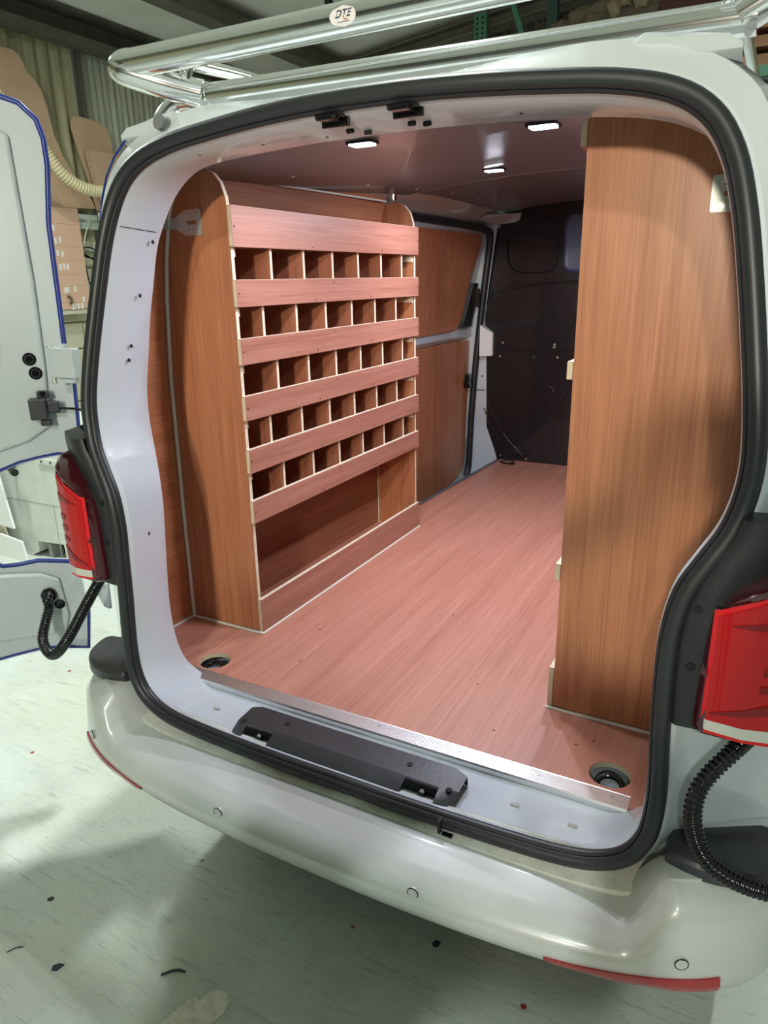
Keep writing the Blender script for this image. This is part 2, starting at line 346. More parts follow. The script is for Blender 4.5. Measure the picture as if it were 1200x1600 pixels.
# half profile of the door seal (half width, y, z), bottom centre -> top centre
HP = [(0,-.175,-.008),(.15,-.175,-.008),(.30,-.173,-.006),(.42,-.171,.000),(.487,-.168,.012),(.535,-.165,.040),(.561,-.162,.085),(.569,-.160,.140),(.569,-.158,.200),(.564,-.157,.280),
      (.561,-.156,.365),(.562,-.152,.440),(.573,-.148,.505),(.597,-.142,.555),(.620,-.135,.600),(.633,-.127,.650),(.636,-.121,.705),(.628,-.110,.780),(.615,-.097,.860),(.601,-.084,.937),
      (.584,-.071,1.017),(.562,-.058,1.085),(.529,-.050,1.135),(.478,-.046,1.168),(.40,-.046,1.188),(.30,-.049,1.199),(.20,-.055,1.206),(.10,-.059,1.210),(0,-.060,1.211)]
# half profile of the jamb's inner edge
JP = [(0,.0,-.013),(.15,.0,-.013),(.30,.0,-.013),(.42,0,-.013),(.485,.0,-.012),(.525,-.012,.012),(.545,-.035,.050),(.552,-.050,.110),(.558,-.052,.190),(.559,-.048,.270),
      (.560,-.040,.360),(.566,-.028,.440),(.576,-.019,.497),(.597,-.003,.550),(.615,.010,.600),(.626,.018,.650),(.628,.025,.710),(.620,.033,.780),(.609,.040,.860),(.596,.048,.930),
      (.578,.055,1.010),(.556,.068,1.068),(.528,.078,1.112),(.475,.072,1.142),(.40,.06,1.158),(.30,.055,1.166),(.20,.055,1.171),(.10,.055,1.174),(0,.055,1.175)]
HPr, JPr = HP, JP; NS = 4      # smooth both rings to four times the stations
HP = [tuple(p) for p in catmull(HPr, NS)]; JP = [tuple(p) for p in catmull(JPr, NS)]
HP = [(max(0, p[0]), p[1], p[2]) for p in HP]; JP = [(max(0, p[0]), p[1], p[2]) for p in JP]
NH = len(HP)
def full(P): return [(X0+w_, y, z) for w_, y, z in P]+[(X0-w_, y, z) for w_, y, z in reversed(P[1:-1])]
# outward normals in the (w,z) plane per station
NRM = []
for i in range(NH):
    a = HP[max(i-1, 0)]; b = HP[min(i+1, NH-1)]
    if i == 0: nn = (0, -1)
    elif i == NH-1: nn = (0, 1)
    else:
        dx, dz = b[0]-a[0], b[2]-a[2]; l = math.hypot(dx, dz); nn = (dz/l, -dx/l)
    NRM.append(nn)
def off(d, dy):
    out = []
    for i in range(NH):
        dd = d(i) if callable(d) else d; yy = dy(i) if callable(dy) else dy
        w_, y, z = HP[i]; out.append((max(0, w_+NRM[i][0]*dd), y+yy, z+NRM[i][1]*dd))
    return out
top = lambda i: smoothstep(20, 24, i/NS)
bot = lambda i: 1-smoothstep(3, 6, i/NS)
rings = [off(lambda i: 0.018, 0.014), off(0.0, 0.010), off(-0.015, 0.008),
         off(lambda i: -0.020-0.004*top(i), lambda i: 0.022+0.010*top(i)+0.022*bot(i))]
R3 = [list(p) for p in rings[3]]
for i in range(0, 6*NS):          # sill: roll up to the flat step
    kk = 1-smoothstep(3.2, 5.6, i/NS)
    R3[i][2] = lerp(R3[i][2], -0.012, kk); R3[i][1] = lerp(R3[i][1], -0.125, kk)
rings[3] = [tuple(p) for p in R3]
body = MB().grid(list(zip(*[full(r) for r in rings+[JP]])), closed_u=True)
# short return behind the jamb
ret = [(p[0]+0.012*NRM[i][0], p[1]+0.03, p[2]+(0.012*NRM[i][1])) for i, p in enumerate(JP)]
body.grid(list(zip(full(JP), full(ret))), closed_u=True)
door_frame = build('door_frame', body, paint2, van, smooth=30, label='white painted rear door frame with sill step')
# outer skin: rear face edge -> recess -> side -> front (stations 5..top)
def W4(z): return interp(z, [0, .3, .6, .8, 1.0, 1.15, 1.25], [.800, .815, .82, .81, .775, .72, .66])
def skin(side):
    rows = []
    for i in range(5*NS, NH):
        w_, y, z = HP[i]; nw, nz = NRM[i]; tp = top(i)
        cap = smoothstep(19, 22, i/NS)*(1-smoothstep(24, 27, i/NS))
        e = 0.024+0.030*cap
        r0 = (w_+nw*.018, y+.014, z+nz*.018)
        r1 = (w_+nw*e, y+.020+0.02*tp, z+nz*e)
        r2 = (w_+nw*(e+.012), y+.05+.03*tp, z+nz*(e+.008))
        if tp < 0.5 or False:
            r3 = (W4(z)-.012, y+.165, z+nz*.05); r4 = (W4(z), .42, z+nz*.06)
            r5 = (W4(z), 2.6, z+nz*.06); r6 = (W4(z)*.93, 4.1, z*0.9)
        else:
            zr = 1.272-.05*(w_/.55)**2
            r3 = (w_*1.04, .16, lerp(z, zr, .75)+.01); r4 = (w_*1.13, .45, zr+.006); r5 = (w_*1.13, 2.6, zr+.03); r6 = (w_*1.0, 3.3, zr-.0)
        rows.append([(X0+side*p[0], p[1], p[2]) for p in (r0, r1, r2, r3, r4, r5, r6)])
    return rows
sk = MB().grid(skin(1)).grid(skin(-1))
build('body_side', sk, paint, van, smooth=40, label='outer white body panels and roof skin')
lowb = MB()
for s_ in (1, -1):
    rows = []
    for z in (.10, .0, -.12, -.28, -.36):
        k = 1 if z > -.2 else .97; q_ = 0 if z > .05 else 1
        rows.append([(X0+s_*(max(w_, .785) if q_ else w_)*k, y+q_*max(0, .16-y), z) for w_, y in ((.575,-.13),(.60,-.125),(.66,-.09),(.785,.00),(.79,.32),(.80,2.6),(.76,4.0))])
    lowb.grid(rows)
build('lower_side', lowb, paint, van, smooth=40)
fr = MB().box((X0-.74, 3.2, -.34), (X0+.74, 4.3, .45)).box((X0-.66, 2.72, .42), (X0+.66, 3.3, 1.2))
build('cab', fr, paint, van, bevel=0.05)
under = MB().box((X0-.60, 0.5, -.34), (X0+.72, 4.2, -.10)); build('chassis', under, blackp, van)
for sx in (-1, 1):
    for yy in (.95, 3.75):
        wl_ = build('wheel', MB().tube([(X0+sx*.705, yy, -.5+.285), (X0+sx*.80, yy, -.5+.285)], .285, 40), rubber, van, smooth=40)
        build('wheel_rim', MB().tube([(X0+sx*.79, yy, -.5+.285), (X0+sx*.806, yy, -.5+.285)], .18, 32), alu, wl_, smooth=40)
# raised gutter ends on the rear roof corners, with round plugs
for s_ in (1, -1):
    P = [(.36, 0), (.385, .012), (.43, .024), (.535, .008), (.553, -.012), (.553, -.022), (.36, -.006)]
    mbx = MB(); o = len(mbx.v)
    def rowz(y, k): return [(X0+s_*w_, y+(.02 if w_ < .4 else 0), 1.222+dz*k) for w_, dz in P]
    mbx.grid([rowz(-.018, .6), rowz(-.008, 1), rowz(.10, 1.1), rowz(.40, 1.2)], closed_v=True); mbx.f.append(tuple(range(len(P)-1, -1, -1)))
    ge = build('gutter_end', mbx, paint, van, smooth=35)
    if s_ < 0: build('plug', MB().disc((X0+s_*.43, -.030, 1.222), (0, -1, .2), .014, .010, 18), mat('grey rubber plug', (.16, .17, .17), .6), ge, smooth=40)
# --- the black door seal: one closed bead with a thinner inner lip
seal_path = full(HP)
sp = [Vector(p) for p in seal_path]
def sealtube(path, r, ry, seg=12):
    rows = []; n = len(path)
    for i in range(n):
        t = (Vector(path[(i+1) % n])-Vector(path[i-1])).normalized(); v = Vector((0,1,0)); v = (v-t*v.dot(t)).normalized(); u = t.cross(v)
        p = Vector(path[i]); rows.append([p+u*(math.cos(2*math.pi*k/seg)*r)+v*(math.sin(2*math.pi*k/seg)*ry) for k in range(seg)])
    return MB().grid(rows, closed_u=True, closed_v=True)
seal = build('door_seal', sealtube([p for p in sp], .0130, .012), rubber, van, smooth=60, label='black rubber door seal around the opening')
inn = [(p[0], p[1]+.006, p[2]) for p in full(off(-.014, .000))]
build('seal_lip', sealtube(inn, .0042, .008, 8), rubber, seal, smooth=60)
build('seal_joint', MB().box((X0+.213, -.192, -.022), (X0+.218, -.160, .0055)).box((X0+.22,-.19,-.0245),(X0+.24,-.182,-.0215)), gloss, seal)
# small fittings on the frame: holes, striker hooks, plugs
for (x, y, z) in [(-.58,.059,1.021),(-.58,.027,.912),(-.58,.002,.807),(-.58,-.005,.777)]:
    wj = interp(z, [p[2] for p in HPr[8:22]], [p[0] for p in HPr[8:22]])-.010
    build('hole', MB().disc((X0-wj+.006, y-.01, z), EX, .0042, .0012, 12), hole, door_frame)
build('hole', MB().disc((X0-.5545, -.075, .40), EX, .0045, .0015, 12), hole, door_frame)
for x in (-.005, .128):
    st = MB().box((x-.026, -.036, 1.176), (x+.026, -.030, 1.200))
    st.box((x-.014, -.070, 1.181), (x+.016, -.032, 1.187)).tube([(x-.026, -.052, 1.190), (x+.020, -.052, 1.190)], .0055, 8).box((x-.02, -.055, 1.186), (x-.012, -.034, 1.194)).box((x+.012, -.055, 1.186), (x+.022, -.034, 1.194))
    build('door_striker', st, gloss, door_frame, bevel=.001, label='black door striker bracket on the header')
for x, y in ((.0,.004),(.02,.03),(.115,.006),(.135,.022)):
    build('slot', MB().tube([(x-.006, y, 1.1755), (x+.006, y, 1.1755)], .004, 8), hole, door_frame)
for x, y, z in ((-.33,.0,1.169),(-.18,.0,1.173),(-.05,.01,1.1745),(.30,.0,1.171)):
    build('hole', MB().disc((x, y, z-.002), (0,0,-1), .003, .001, 8), hole, door_frame)
for x, y in ((-.455,-.06),(-.36,-.075),(.36,-.07),(.47,-.075)):
    build('clip_mark', MB().box((x-.008, y-.003, -.0125), (x+.008, y+.003, -.0095)), mat('clip grey', (.35,.35,.30), .6), door_frame)
for s_ in (-1, 1):
    k_ = min(range(12*NS, 24*NS), key=lambda i: abs(HP[i][2]-1.045)); a_, b_ = rings[3][k_], JP[k_]
    build('panel_seam', MB().tube([(X0+s_*(lerp(a_[0], b_[0], t)-.0004), lerp(a_[1], b_[1], t), lerp(a_[2], b_[2], t)) for t in (-.05, .5, 1.02)], .0009, 6), gloss, door_frame)
# --- latch plate on the sill: a faceted channel with two latch pockets in its sloping front
def lprow(x):
    e = smoothstep(.205, .262, abs(x+.006)); y0 = lerp(-.046, -.062, smoothstep(.24, .268, abs(x+.006))); y3 = lerp(-.176, -.150, smoothstep(.235, .268, abs(x+.006)))
    return [(x, y0, -.012), (x, y0-.002, .012), (x, lerp(y0, y3, .52), .012-.003*e), (x, lerp(y0, y3, .80), -.003-.001*e), (x, y3, -.024+.006*e), (x, y3-.001, -.040)]
xs = [-.266, -.258, -.245, -.236, -.165, -.10, 0, .10, .153, .224, .233, .25, .262]
lp_ = MB()
for a, b in zip(xs[:-1], xs[1:]):
    ra, rb = lprow(a), lprow(b); pocket = (a, b) in ((-.236, -.165), (.153, .224))
    if not pocket: lp_.grid([ra, rb])
    else:
        lp_.grid([ra[:3], rb[:3]]); lp_.grid([ra[4:], rb[4:]])
        lip = [[(p[0][0], lerp(p[2][1], p[3][1], .25), lerp(p[2][2], p[3][2], .25)) for p in (q,)][0] for q in (ra, rb)]
        lp_.add([ra[2], rb[2], lip[1], lip[0]], [(0,1,2,3)])
        ba = [(p[0], p[1]+.035, p[2]-.004) for p in (ra[3], ra[4])]; bb_ = [(p[0], p[1]+.035, p[2]-.004) for p in (rb[3], rb[4])]
        lp_.add([lip[0], ra[4], ba[1], ba[0]], [(0,1,2,3)]); lp_.add([lip[1], rb[4], bb_[1], bb_[0]], [(0,1,2,3)])
latch = build('latch_plate', lp_, dplast, door_frame, smooth=20, label='black plastic latch plate on the sill')
for a, b in ((-.236, -.165), (.153, .224)):
    build('pocket', MB().box((a, -.122, -.026), (b, -.118, .006)), hole, latch)
    m_ = (a+b)/2
    build('latch_claw', MB().box((m_-.016, -.136, -.024), (m_+.020, -.120, -.016)).box((m_-.002, -.134, -.018), (m_+.012, -.122, .000)), gloss, latch, bevel=.002)
    build('latch_rivet', MB().disc((m_+.006, -.127, .000), (0,-1,.4), .005, .003, 10), steel, latch, smooth=30)
for x, y in ((-.250,-.108),(-.155,-.078),(.145,-.080),(.243,-.112)):
    z = .0125 if y > -.10 else .0105
    build('hole', MB().disc((x, y, z-.002), EZ, .0062, .0026, 14), hole, latch, smooth=40)
# --- tail lamps, black surrounds, hoses, rubber bumper caps
for s_ in (1, -1):
    side = 'right' if s_ > 0 else 'left'
    def P(w_, y, z): return (X0+s_*w_, y, z)
    # black surround between seal and lens
    zs = [.300, .36, .42, .48, .525, .565, .60, .625]
    rows = []
    for z in zs:
        wi = interp(z, [p[2] for p in HPr[8:17]], [p[0] for p in HPr[8:17]])+.010
        wo = interp(z, [.30, .52, .60, .625], [.70, .73, .745, .745])
        rows.append([P(wi-.004, -.149, z), P(wi+.008, -.158, z), P(max(wi+.03, .632), -.154, z), P(wo, -.105, z), P(wo+.05, .03, z), P(.80, .20, z)])
    rows = [[(p[0], p[1]+.02, p[2]-.004) for p in rows[0]]]+rows+[[(p[0], p[1]+.04, p[2]+.004) for p in rows[-1]]]
    sur = build('lamp_surround', MB().grid(rows), blackp, van, smooth=50, label='black surround panel beside the '+side+' tail lamp')
    for z in (.49, .40):
        build('hole', MB().disc(P(.592, -.1575, z), (0, -1, 0), .0065, .0015, 14), hole, sur, smooth=40)
    # lens
    lamp = MB()
    def lens_row(z, d=0.0, wi0=0.0, wrap=1.0):
        wi = interp(z, [.30, .32, .40, .49, .53, .575], [.628, .618, .618, .626, .640, .72])+wi0
        A = [(wi, -.145), (wi+.006, -.178), (wi+.02, -.190), (lerp(wi, .745, .5), -.186), (.715, -.172), (.75, -.135), (.775, -.07), (.79, .0)]
        return [P(a, b-d, z) for a, b in A]
    def zz(t, k): # slanted top edge: higher outward
        return t
    rws = []
    for t in (0, .03, .1, .3, .5, .7, .9, .97, 1):
        row = []
        for j in range(8):
            top_z = lerp(.505, .578, smoothstep(0, 5, j)); bot_z = lerp(.312, .300, j/7)
            z = lerp(bot_z, top_z, t)
            wi = .600+.008*t+(.014*smoothstep(.85, 1, t))
            A = [(wi, -.140), (wi+.004, -.172), (wi+.018, -.186), (lerp(wi, .73, .5), -.184), (.708, -.170), (.742, -.135), (.768, -.07), (.785, .0)][j]
            e = .012*(1 if t in (0, 1) else 0)
            row.append(P(A[0], A[1]+e, z))
        rws.append(row)
    rws = [[(p[0], min(-.10, p[1]+.05) if p[1] < -.1 else p[1], p[2]+.004) for p in rws[0]]]+rws+[[(p[0], max(p[1], -.12), p[2]-.002) for p in rws[-1]]]+[[(X0+(p[0]-X0)*.93, max(p[1], -.10)+.05, p[2]-.006) for p in rws[-1]]]
    tl = build('tail_lamp', MB().grid(rws), redfr, van, smooth=60, label=side+' red tail lamp')
    def patch(name, wz, m_, d=.003, lab=None, n=6):
        # curved patch over the lens following (w) -> y
        KN = [.606, .622, .668, .708, .742, .768]
        def yy(w_): return interp(w_, KN, [-.172, -.186, -.184, -.170, -.135, -.07])-d
        rows_ = []
        (w0, w1, zb0, zb1, zt0, zt1) = wz
        for w_ in sorted(set([lerp(w0, w1, i/n) for i in range(n+1)]+[k_ for k_ in KN if w0 < k_ < w1])):
            t = (w_-w0)/(w1-w0)
            rows_.append([P(w_, yy(w_), lerp(zb0, zb1, t)), P(w_, yy(w_), lerp(zt0, zt1, t))])
        m2 = MB().grid(rows_)
        return build(name, m2, m_, tl, label=lab, smooth=60)
    patch('lens_edge', (.614, .742, .320, .308, .506, .566), redb, .0020)
    patch('lens', (.620, .740, .343, .334, .500, .558), redl, .0035, 'red lens')
    patch('reverse_lens', (.619, .740, .325, .315, .341, .334), clearl, .0035, 'clear reversing lens')
    for k in range(3): patch('lens_bar', (.686-.002*k, .735, .447-.026*k, .445-.026*k, .459-.026*k, .457-.026*k), redd, .0048, n=3)
    patch('lens_wedge', (.638, .735, .488, .488, .4905, .512), redd, .0048)
    patch('lens_wedge', (.624, .735, .350, .368, .353, .392), redd, .0048)
    build('lens_mark', MB().add([P(.606, -.1800, .405), P(.617, -.1885, .405), P(.608, -.1820, .425)], [(0, 1, 2)]), redfr, tl)
    # rubber cap on the bumper corner
    cp_ = MB()
    topz = .080
    pts = [(p.x, p.y) for p in catmull([(.590,-.155,0),(.605,-.170,0),(.650,-.176,0),(.70,-.166,0),(.742,-.138,0),(.766,-.10,0),(.77,-.04,0),(.66,-.04,0),(.60,-.09,0)], 4, closed=True)]; NP = len(pts)
    cc = [(.59+ (a-.59)*.97, b+.012) for a, b in pts]
    cp_.grid([[P(a, b, .054) for a, b in pts], [P(a, b, topz-.006) for a, b in pts], [P(lerp(a, .67, .04), lerp(b, -.12, .07), topz) for a, b in pts]], closed_v=True)
    o = len(cp_.v)-NP; cp_.f.append(tuple(o+k for k in range(NP)))
    build('corner_cap', cp_, dplast, van, smooth=30, label='black rubber cap on the '+side+' bumper corner')
# corrugated hoses from body to door
def ribbed(name, path, r, pitch, m_, parent, lab=None, amp=.12):
    P_ = catmull(path, 40); L = 0; D = [0]
    for a, b in zip(P_[:-1], P_[1:]): L += (b-a).length; D.append(L)
    n = int(L/pitch*6); Q = []; j = 0
    for i in range(n+1):
        d = L*i/n
        while j < len(D)-2 and D[j+1] < d: j += 1
        t = (d-D[j])/max(1e-9, D[j+1]-D[j]); Q.append(P_[j].lerp(P_[j+1], min(1, t)))
    mb_ = MB().tube(Q, r, 14, rfun=lambda i: r*(1+amp*(math.sin(2*math.pi*i/6))))
    return build(name, mb_, m_, parent, smooth=80, label=lab)
# --- bumper
def bump_plan(t):   # t 0..1 from centre to side -> (w, y)
    return interp(t, [0,.2,.4,.52,.62,.72,.80,.88,.94,1], [0,.20,.40,.53,.63,.705,.750,.778,.79,.797]), interp(t, [0,.2,.4,.52,.62,.72,.80,.88,.94,1], [-.308,-.305,-.292,-.276,-.252,-.212,-.165,-.09,.03,.30])
NB = 44; bp_rows = {}
plan = catmull([(w_, y, 0) for w_, y in [(0,-.308),(.15,-.307),(.30,-.300),(.42,-.289),(.53,-.272),(.62,-.248),(.69,-.214),(.74,-.168),(.772,-.105),(.787,-.02),(.795,.10),(.80,.32)]], 5)
rows = []; half = []
for i, p in enumerate(plan):
    a = plan[max(0, i-1)]; b = plan[min(len(plan)-1, i+1)]; t = Vector((b.x-a.x, b.y-a.y, 0)).normalized(); nrm = Vector((t.y, -t.x, 0))
    if i == 0: nrm = Vector((0, -1, 0))
    k = smoothstep(.560, .625, p.x); zt = lerp(-.030, .058, k)
    dep = lerp(.122, .085, k)
    dep *= 1-.97*smoothstep(-.14, .04, p.y); sh_ = min(1, dep/.085)
    pts = [(dep+.03*sh_, zt-.03), (dep+.02*sh_, zt-.004), (dep, zt+.002), (dep-.03*sh_, zt), (.055*sh_, zt-.008*(1-k)-.006), (.028*sh_, lerp(zt-.016, zt-.02, k)), (.012*sh_, lerp(zt-.030, zt-.045, k)), (.003, -.072), (0, -.090), (.004, -.105), (.030, -.125), (.10, -.18), (.20, -.26), (.26, -.34)]
    half.append([(p.x-nrm.x*d, p.y-nrm.y*d, z) for d, z in pts])
allrows = [[(X0-x, y, z) for x, y, z in r] for r in reversed(half[1:])]+[[(X0+x, y, z) for x, y, z in r] for r in half]
bumper = build('bumper', MB().grid(allrows), bumperM, van, smooth=50, label='body coloured rear bumper')
# gutter ledge under the seal
gl = [(-.628,-.095,.085),(-.626,-.105,.035),(-.610,-.130,-.002),(-.565,-.158,-.022),(-.48,-.176,-.030),(-.3,-.184,-.033),(0,-.187,-.035),(.3,-.184,-.033),(.48,-.176,-.030),(.565,-.158,-.022),(.610,-.130,-.002),(.626,-.105,.035),(.628,-.095,.085)]
glp = catmull([(X0+a, b, c) for a, b, c in gl], 5)
build('sill_ledge', MB().grid([[(p.x, p.y+.05, p.z+.03), (p.x, p.y+.012, p.z+.012), (p.x, p.y-.006, p.z+.006), (p.x, p.y-.008, p.z-.004), (p.x, p.y+.03, p.z-.01)] for p in glp]), mat('dusty sill paint', (.62,.64,.57), .4, var=(22, .55, (.34,.31,.22))), bumper, smooth=60)
def bump_pt(w_, z, lift=.0012):
    """point on the bumper face"""
    s_ = 1 if w_ >= 0 else -1; a = abs(w_)
    for i in range(len(plan)-1):
        if plan[i+1].x >= a: break
    t = (a-plan[i].x)/(plan[i+1].x-plan[i].x); p = plan[i].lerp(plan[i+1], t); tt = (plan[i+1]-plan[i]).normalized(); nrm = Vector((tt.y, -tt.x, 0))
    k = smoothstep(.560, .625, p.x); zt = lerp(-.030, .058, k)
    d = interp(z, [-.34,-.26,-.18,-.125,-.105,-.090,-.072, lerp(zt-.030, zt-.045, k), lerp(zt-.016, zt-.02, k)], [.26,.20,.10,.030,.004,0,.003,.012,.028])-lift
    return Vector((X0+s_*(p.x-nrm.x*d), p.y-nrm.y*d, z)), Vector((s_*nrm.x, nrm.y, 0))
for w_, z in ((-.637,-.052),(-.215,-.062),(.215,-.062),(.637,-.052)):
    c0, nn = bump_pt(w_, z, .0005); u = Vector((0,0,1)).cross(nn).normalized(); v = nn.cross(u)
    ring = [c0+u*(.0098*math.cos(a*math.pi/14))+v*(.0098*math.sin(a*math.pi/14)) for a in range(28)]
    ring = [Vector((p.x, p.y, p.z)) for p in ring]
    ps = build('parking_sensor', MB().disc(c0-nn*.004, nn, .0090, .0075, 24), bumperM, bumper, smooth=30)
    build('sensor_ring', MB().tube([p+nn*.0030 for p in ring], .0010, 6, closed=True), gloss, bumper, smooth=60)
for s_ in (-1, 1):
    rows = []
    for i in range(17):
        w_ = s_*lerp(.440, .690, i/16); hgt = .013*min(1, (i+.8)/4.0) if i < 4 else .013
        zc = lerp(-.106, -.088, i/16)
        if i < 4: zc = zc+.013-hgt
        q4 = [bump_pt(w_, lerp(zc-hgt, zc+hgt*.9, f), .0035) for f in (0, .25, .5, .75, 1)]
        rows.append([tuple(q4[0][0]-q4[0][1]*.004)]+[tuple(q[0]) for q in q4]+[tuple(q4[-1][0]-q4[-1][1]*.004)])
    build('reflector', MB().grid(rows), refl, bumper, smooth=60, label='red bumper reflector')
# --- load bay linings
def wallx(z): return interp(z, [0, .35, .7, .9, 1.0, 1.08, 1.15, 1.2], [-.737, -.735, -.728, -.712, -.698, -.680, -.655, -.625])
for s_ in (1, -1):
    def mx(x): return x if s_ > 0 else 2*X0-x
    y1 = 1.27 if s_ > 0 else 2.47
    rows = []
    for z in (-.006, .2, .4, .6, .75, .9, 1.0, 1.08, 1.15, 1.2, 1.235):
        x = wallx(z) if z < 1.2 else -.61
        rows.append([(mx(x), (.05 if z < .6 else .06) if z < 1.08 else .09, z), (mx(x), y1, z)])
    build('side_lining', MB().grid(rows), woodY, van, smooth=60, label='plywood side lining with grain lengthwise')
def zceil(x, y): return 1.225+.050*smoothstep(.3, 1.7, y)-.040*((x-X0)/.62)**2
clab = 'dark grey brown ceiling lining board'
for y0, y1, dz in ((.075, 1.395, 0), (1.40, 2.52, .005)):
    rows = [[(X0-.66+1.32*i/16, lerp(y0, y1, j/8), zceil(X0-.66+1.32*i/16, lerp(y0, y1, j/8))+dz) for i in range(17)] for j in range(9)]
    cl = build('ceiling_lining', MB().grid(rows+[[(p[0], p[1], p[2]+.01) for p in rows[-1]]]), ceilM, van, smooth=30, label=clab)
    for x, y in ((-.50,.55),(-.50,.95),(-.50,1.3),(-.20,.8),(.2,.85),(-.02,.5),(.22,1.2)) if y0 < 1 else ((-.50,1.62),(-.50,1.9),(-.50,2.15),(.1,1.7),(.12,2.2),(-.3,2.2)):
        build('screw_cap', MB().disc((x, y, zceil(x, y)+dz), (0, 0, -1), .0055, .002, 12), whitepl if x < -.3 else mat('grey cap', (.3,.28,.28), .4), cl, smooth=40)
build('lining_seam', MB().tube([(X0-.64+1.28*i/20, 1.3975, zceil(X0-.64+1.28*i/20, 1.3975)+.001) for i in range(21)], .0022, 6), mat('seam grey', (.30,.28,.30), .4), van, smooth=60)
# white trim rail above the sliding door
tr = MB()
for y0, y1 in ((1.272, 2.2),(2.2, 2.47)):
    pass
rail = [[(-.60, y, zceil(-.6, y)-.003), (-.64, y, 1.205-.0*y), (-.665, y, 1.18), (-.668, y, 1.168), (-.70, y, 1.165)] for y in (1.272, 1.6, 2.0, 2.3, 2.47)]
build('door_rail_trim', MB().grid(rail), paint2, van, smooth=60, label='white painted rail above the sliding door')
build('corner_gusset', MB().add([(-.60,2.25,1.215),(-.49,2.474,1.232),(-.49,2.474,1.195),(-.60,2.474,1.185),(-.64,2.25,1.19)], [(0,1,2,3,4)]), paint2, van)
# step well, outer shell behind door
build('step_well', MB().box((-.80, 1.275, -.14), (-.55, 2.475, -.12)).box((-.80,1.26,-.14),(-.60,1.275,-.014)), blackp, van)
sd = build('sliding_door', MB().grid([[(-.760, y, -.12), (-.765, y, .3), (-.760, y, .63), (-.735, y, .655), (-.742, y, .70), (-.715, y, .93), (-.672, y, 1.12), (-.655, y, 1.17)] for y in (1.25, 1.7, 2.1, 2.44)]), paint2, van, smooth=40, label='white sliding side door seen from inside')
lo = [(1.26, -.10), (2.20, -.10), (2.33, -.085), (2.395, -.04), (2.415, .03), (2.445, .40), (2.455, .622), (2.30, .632), (1.26, .632)]
build('door_lining', MB().plate(lo, (-.756, 0, 0), EY, EZ, EX, .006), woodZ, sd, label='lower plywood panel of the sliding door')
def xu(z): return interp(z, [.66, .70, .93, 1.12, 1.17], [-.734, -.738, -.711, -.668, -.651])
rows = []
for z, yr in ((.688, 2.20), (.70, 2.265), (.75, 2.285), (.85, 2.315), (.95, 2.345), (1.05, 2.375), (1.10, 2.385), (1.125, 2.37), (1.135, 2.33)):
    rows.append([(xu(z)+.004, 1.26, z), (xu(z)+.006, 1.7, z), (xu(z)+.006, yr, z), (xu(z)-.004, yr+.004, z)])
build('door_lining', MB().grid(rows), woodZ, sd, smooth=30, label='upper plywood panel of the sliding door')
build('door_handle_cover', MB().grid([[(xu(z)+.004, y0, z), (xu(z)+.022, y0+.012, z), (xu(z)+.022, y1-.01, z), (xu(z)+.004, y1, z)] for z, y0, y1 in ((.70,2.25,2.40),(.76,2.29,2.41),(.85,2.32,2.415),(.91,2.345,2.42))]), blackp, sd, smooth=20, label='black plastic handle cover')
build('handle_grip', MB().box((-.700, 2.345, .80), (-.675, 2.40, .885)), gloss, sd, bevel=.004)
build('door_catch', MB().box((-.758, 2.38, .385), (-.715, 2.43, .425)).box((-.735, 2.36, .40), (-.712, 2.385, .46)), gloss, sd, bevel=.003)
sp_ = catmull([(-.655,1.25,1.172),(-.655,1.8,1.170),(-.650,2.2,1.166),(-.640,2.38,1.155),(-.640,2.43,1.12),(-.664,2.44,.93),(-.690,2.445,.70),(-.713,2.445,.45),(-.728,2.445,.2),(-.735,2.44,-.03),(-.74,2.42,-.10)], 5)
build('side_door_seal', MB().tube(sp_, .017, 10), rubber, van, smooth=60, label='black rubber seal of the side door')
build('pillar', MB().add([(-.80,2.455,-.14),(-.56,2.475,-.14),(-.56,2.475,.2),(-.60,2.475,1.21),(-.74,2.455,1.21),(-.80,2.455,.4)], [(0,1,2,3,4,5)]), paint2, van, label='white painted pillar beside the bulkhead')
build('pillar_seam', MB().box((-.735, 2.462, .363), (-.66, 2.468, .367)), hole, van)
# --- bulkhead
L_ = [(-.578,-.02),(-.60,.05),(-.640,.15),(-.687,.27),(-.691,.40),(-.688,.53),(-.681,.664),(-.666,.80),(-.650,.93),(-.630,1.08),(-.618,1.165),(-.600,1.185),(-.53,1.19),(-.505,1.20),(-.49,1.25)]
Rr = [(2*X0-x, z) for x, z in reversed(L_)]
recL = [(-.562,1.10),(-.563,1.03),(-.550,.985),(-.520,.960),(-.480,.952),(-.375,.950),(-.335,.960),(-.312,.990),(-.306,1.03),(-.306,1.17),(-.32,1.200),(-.36,1.205),(-.42,1.195),(-.50,1.160),(-.54,1.130)]
recC = rrect(-.284, .950, .368, 1.215, .05)
recR = [(2*X0-x, z) for x, z in reversed(recL)]
out = L_+[(X0-.3, 1.275), (X0, 1.285), (X0+.3, 1.275)]+Rr
bk = build('bulkhead', MB().plate(out, (0, 2.468, 0), EX, EZ, EY, .012, holes=[recL, recC, recR]), bulk, van, smooth=20, label='black pressed steel bulkhead behind the seats')
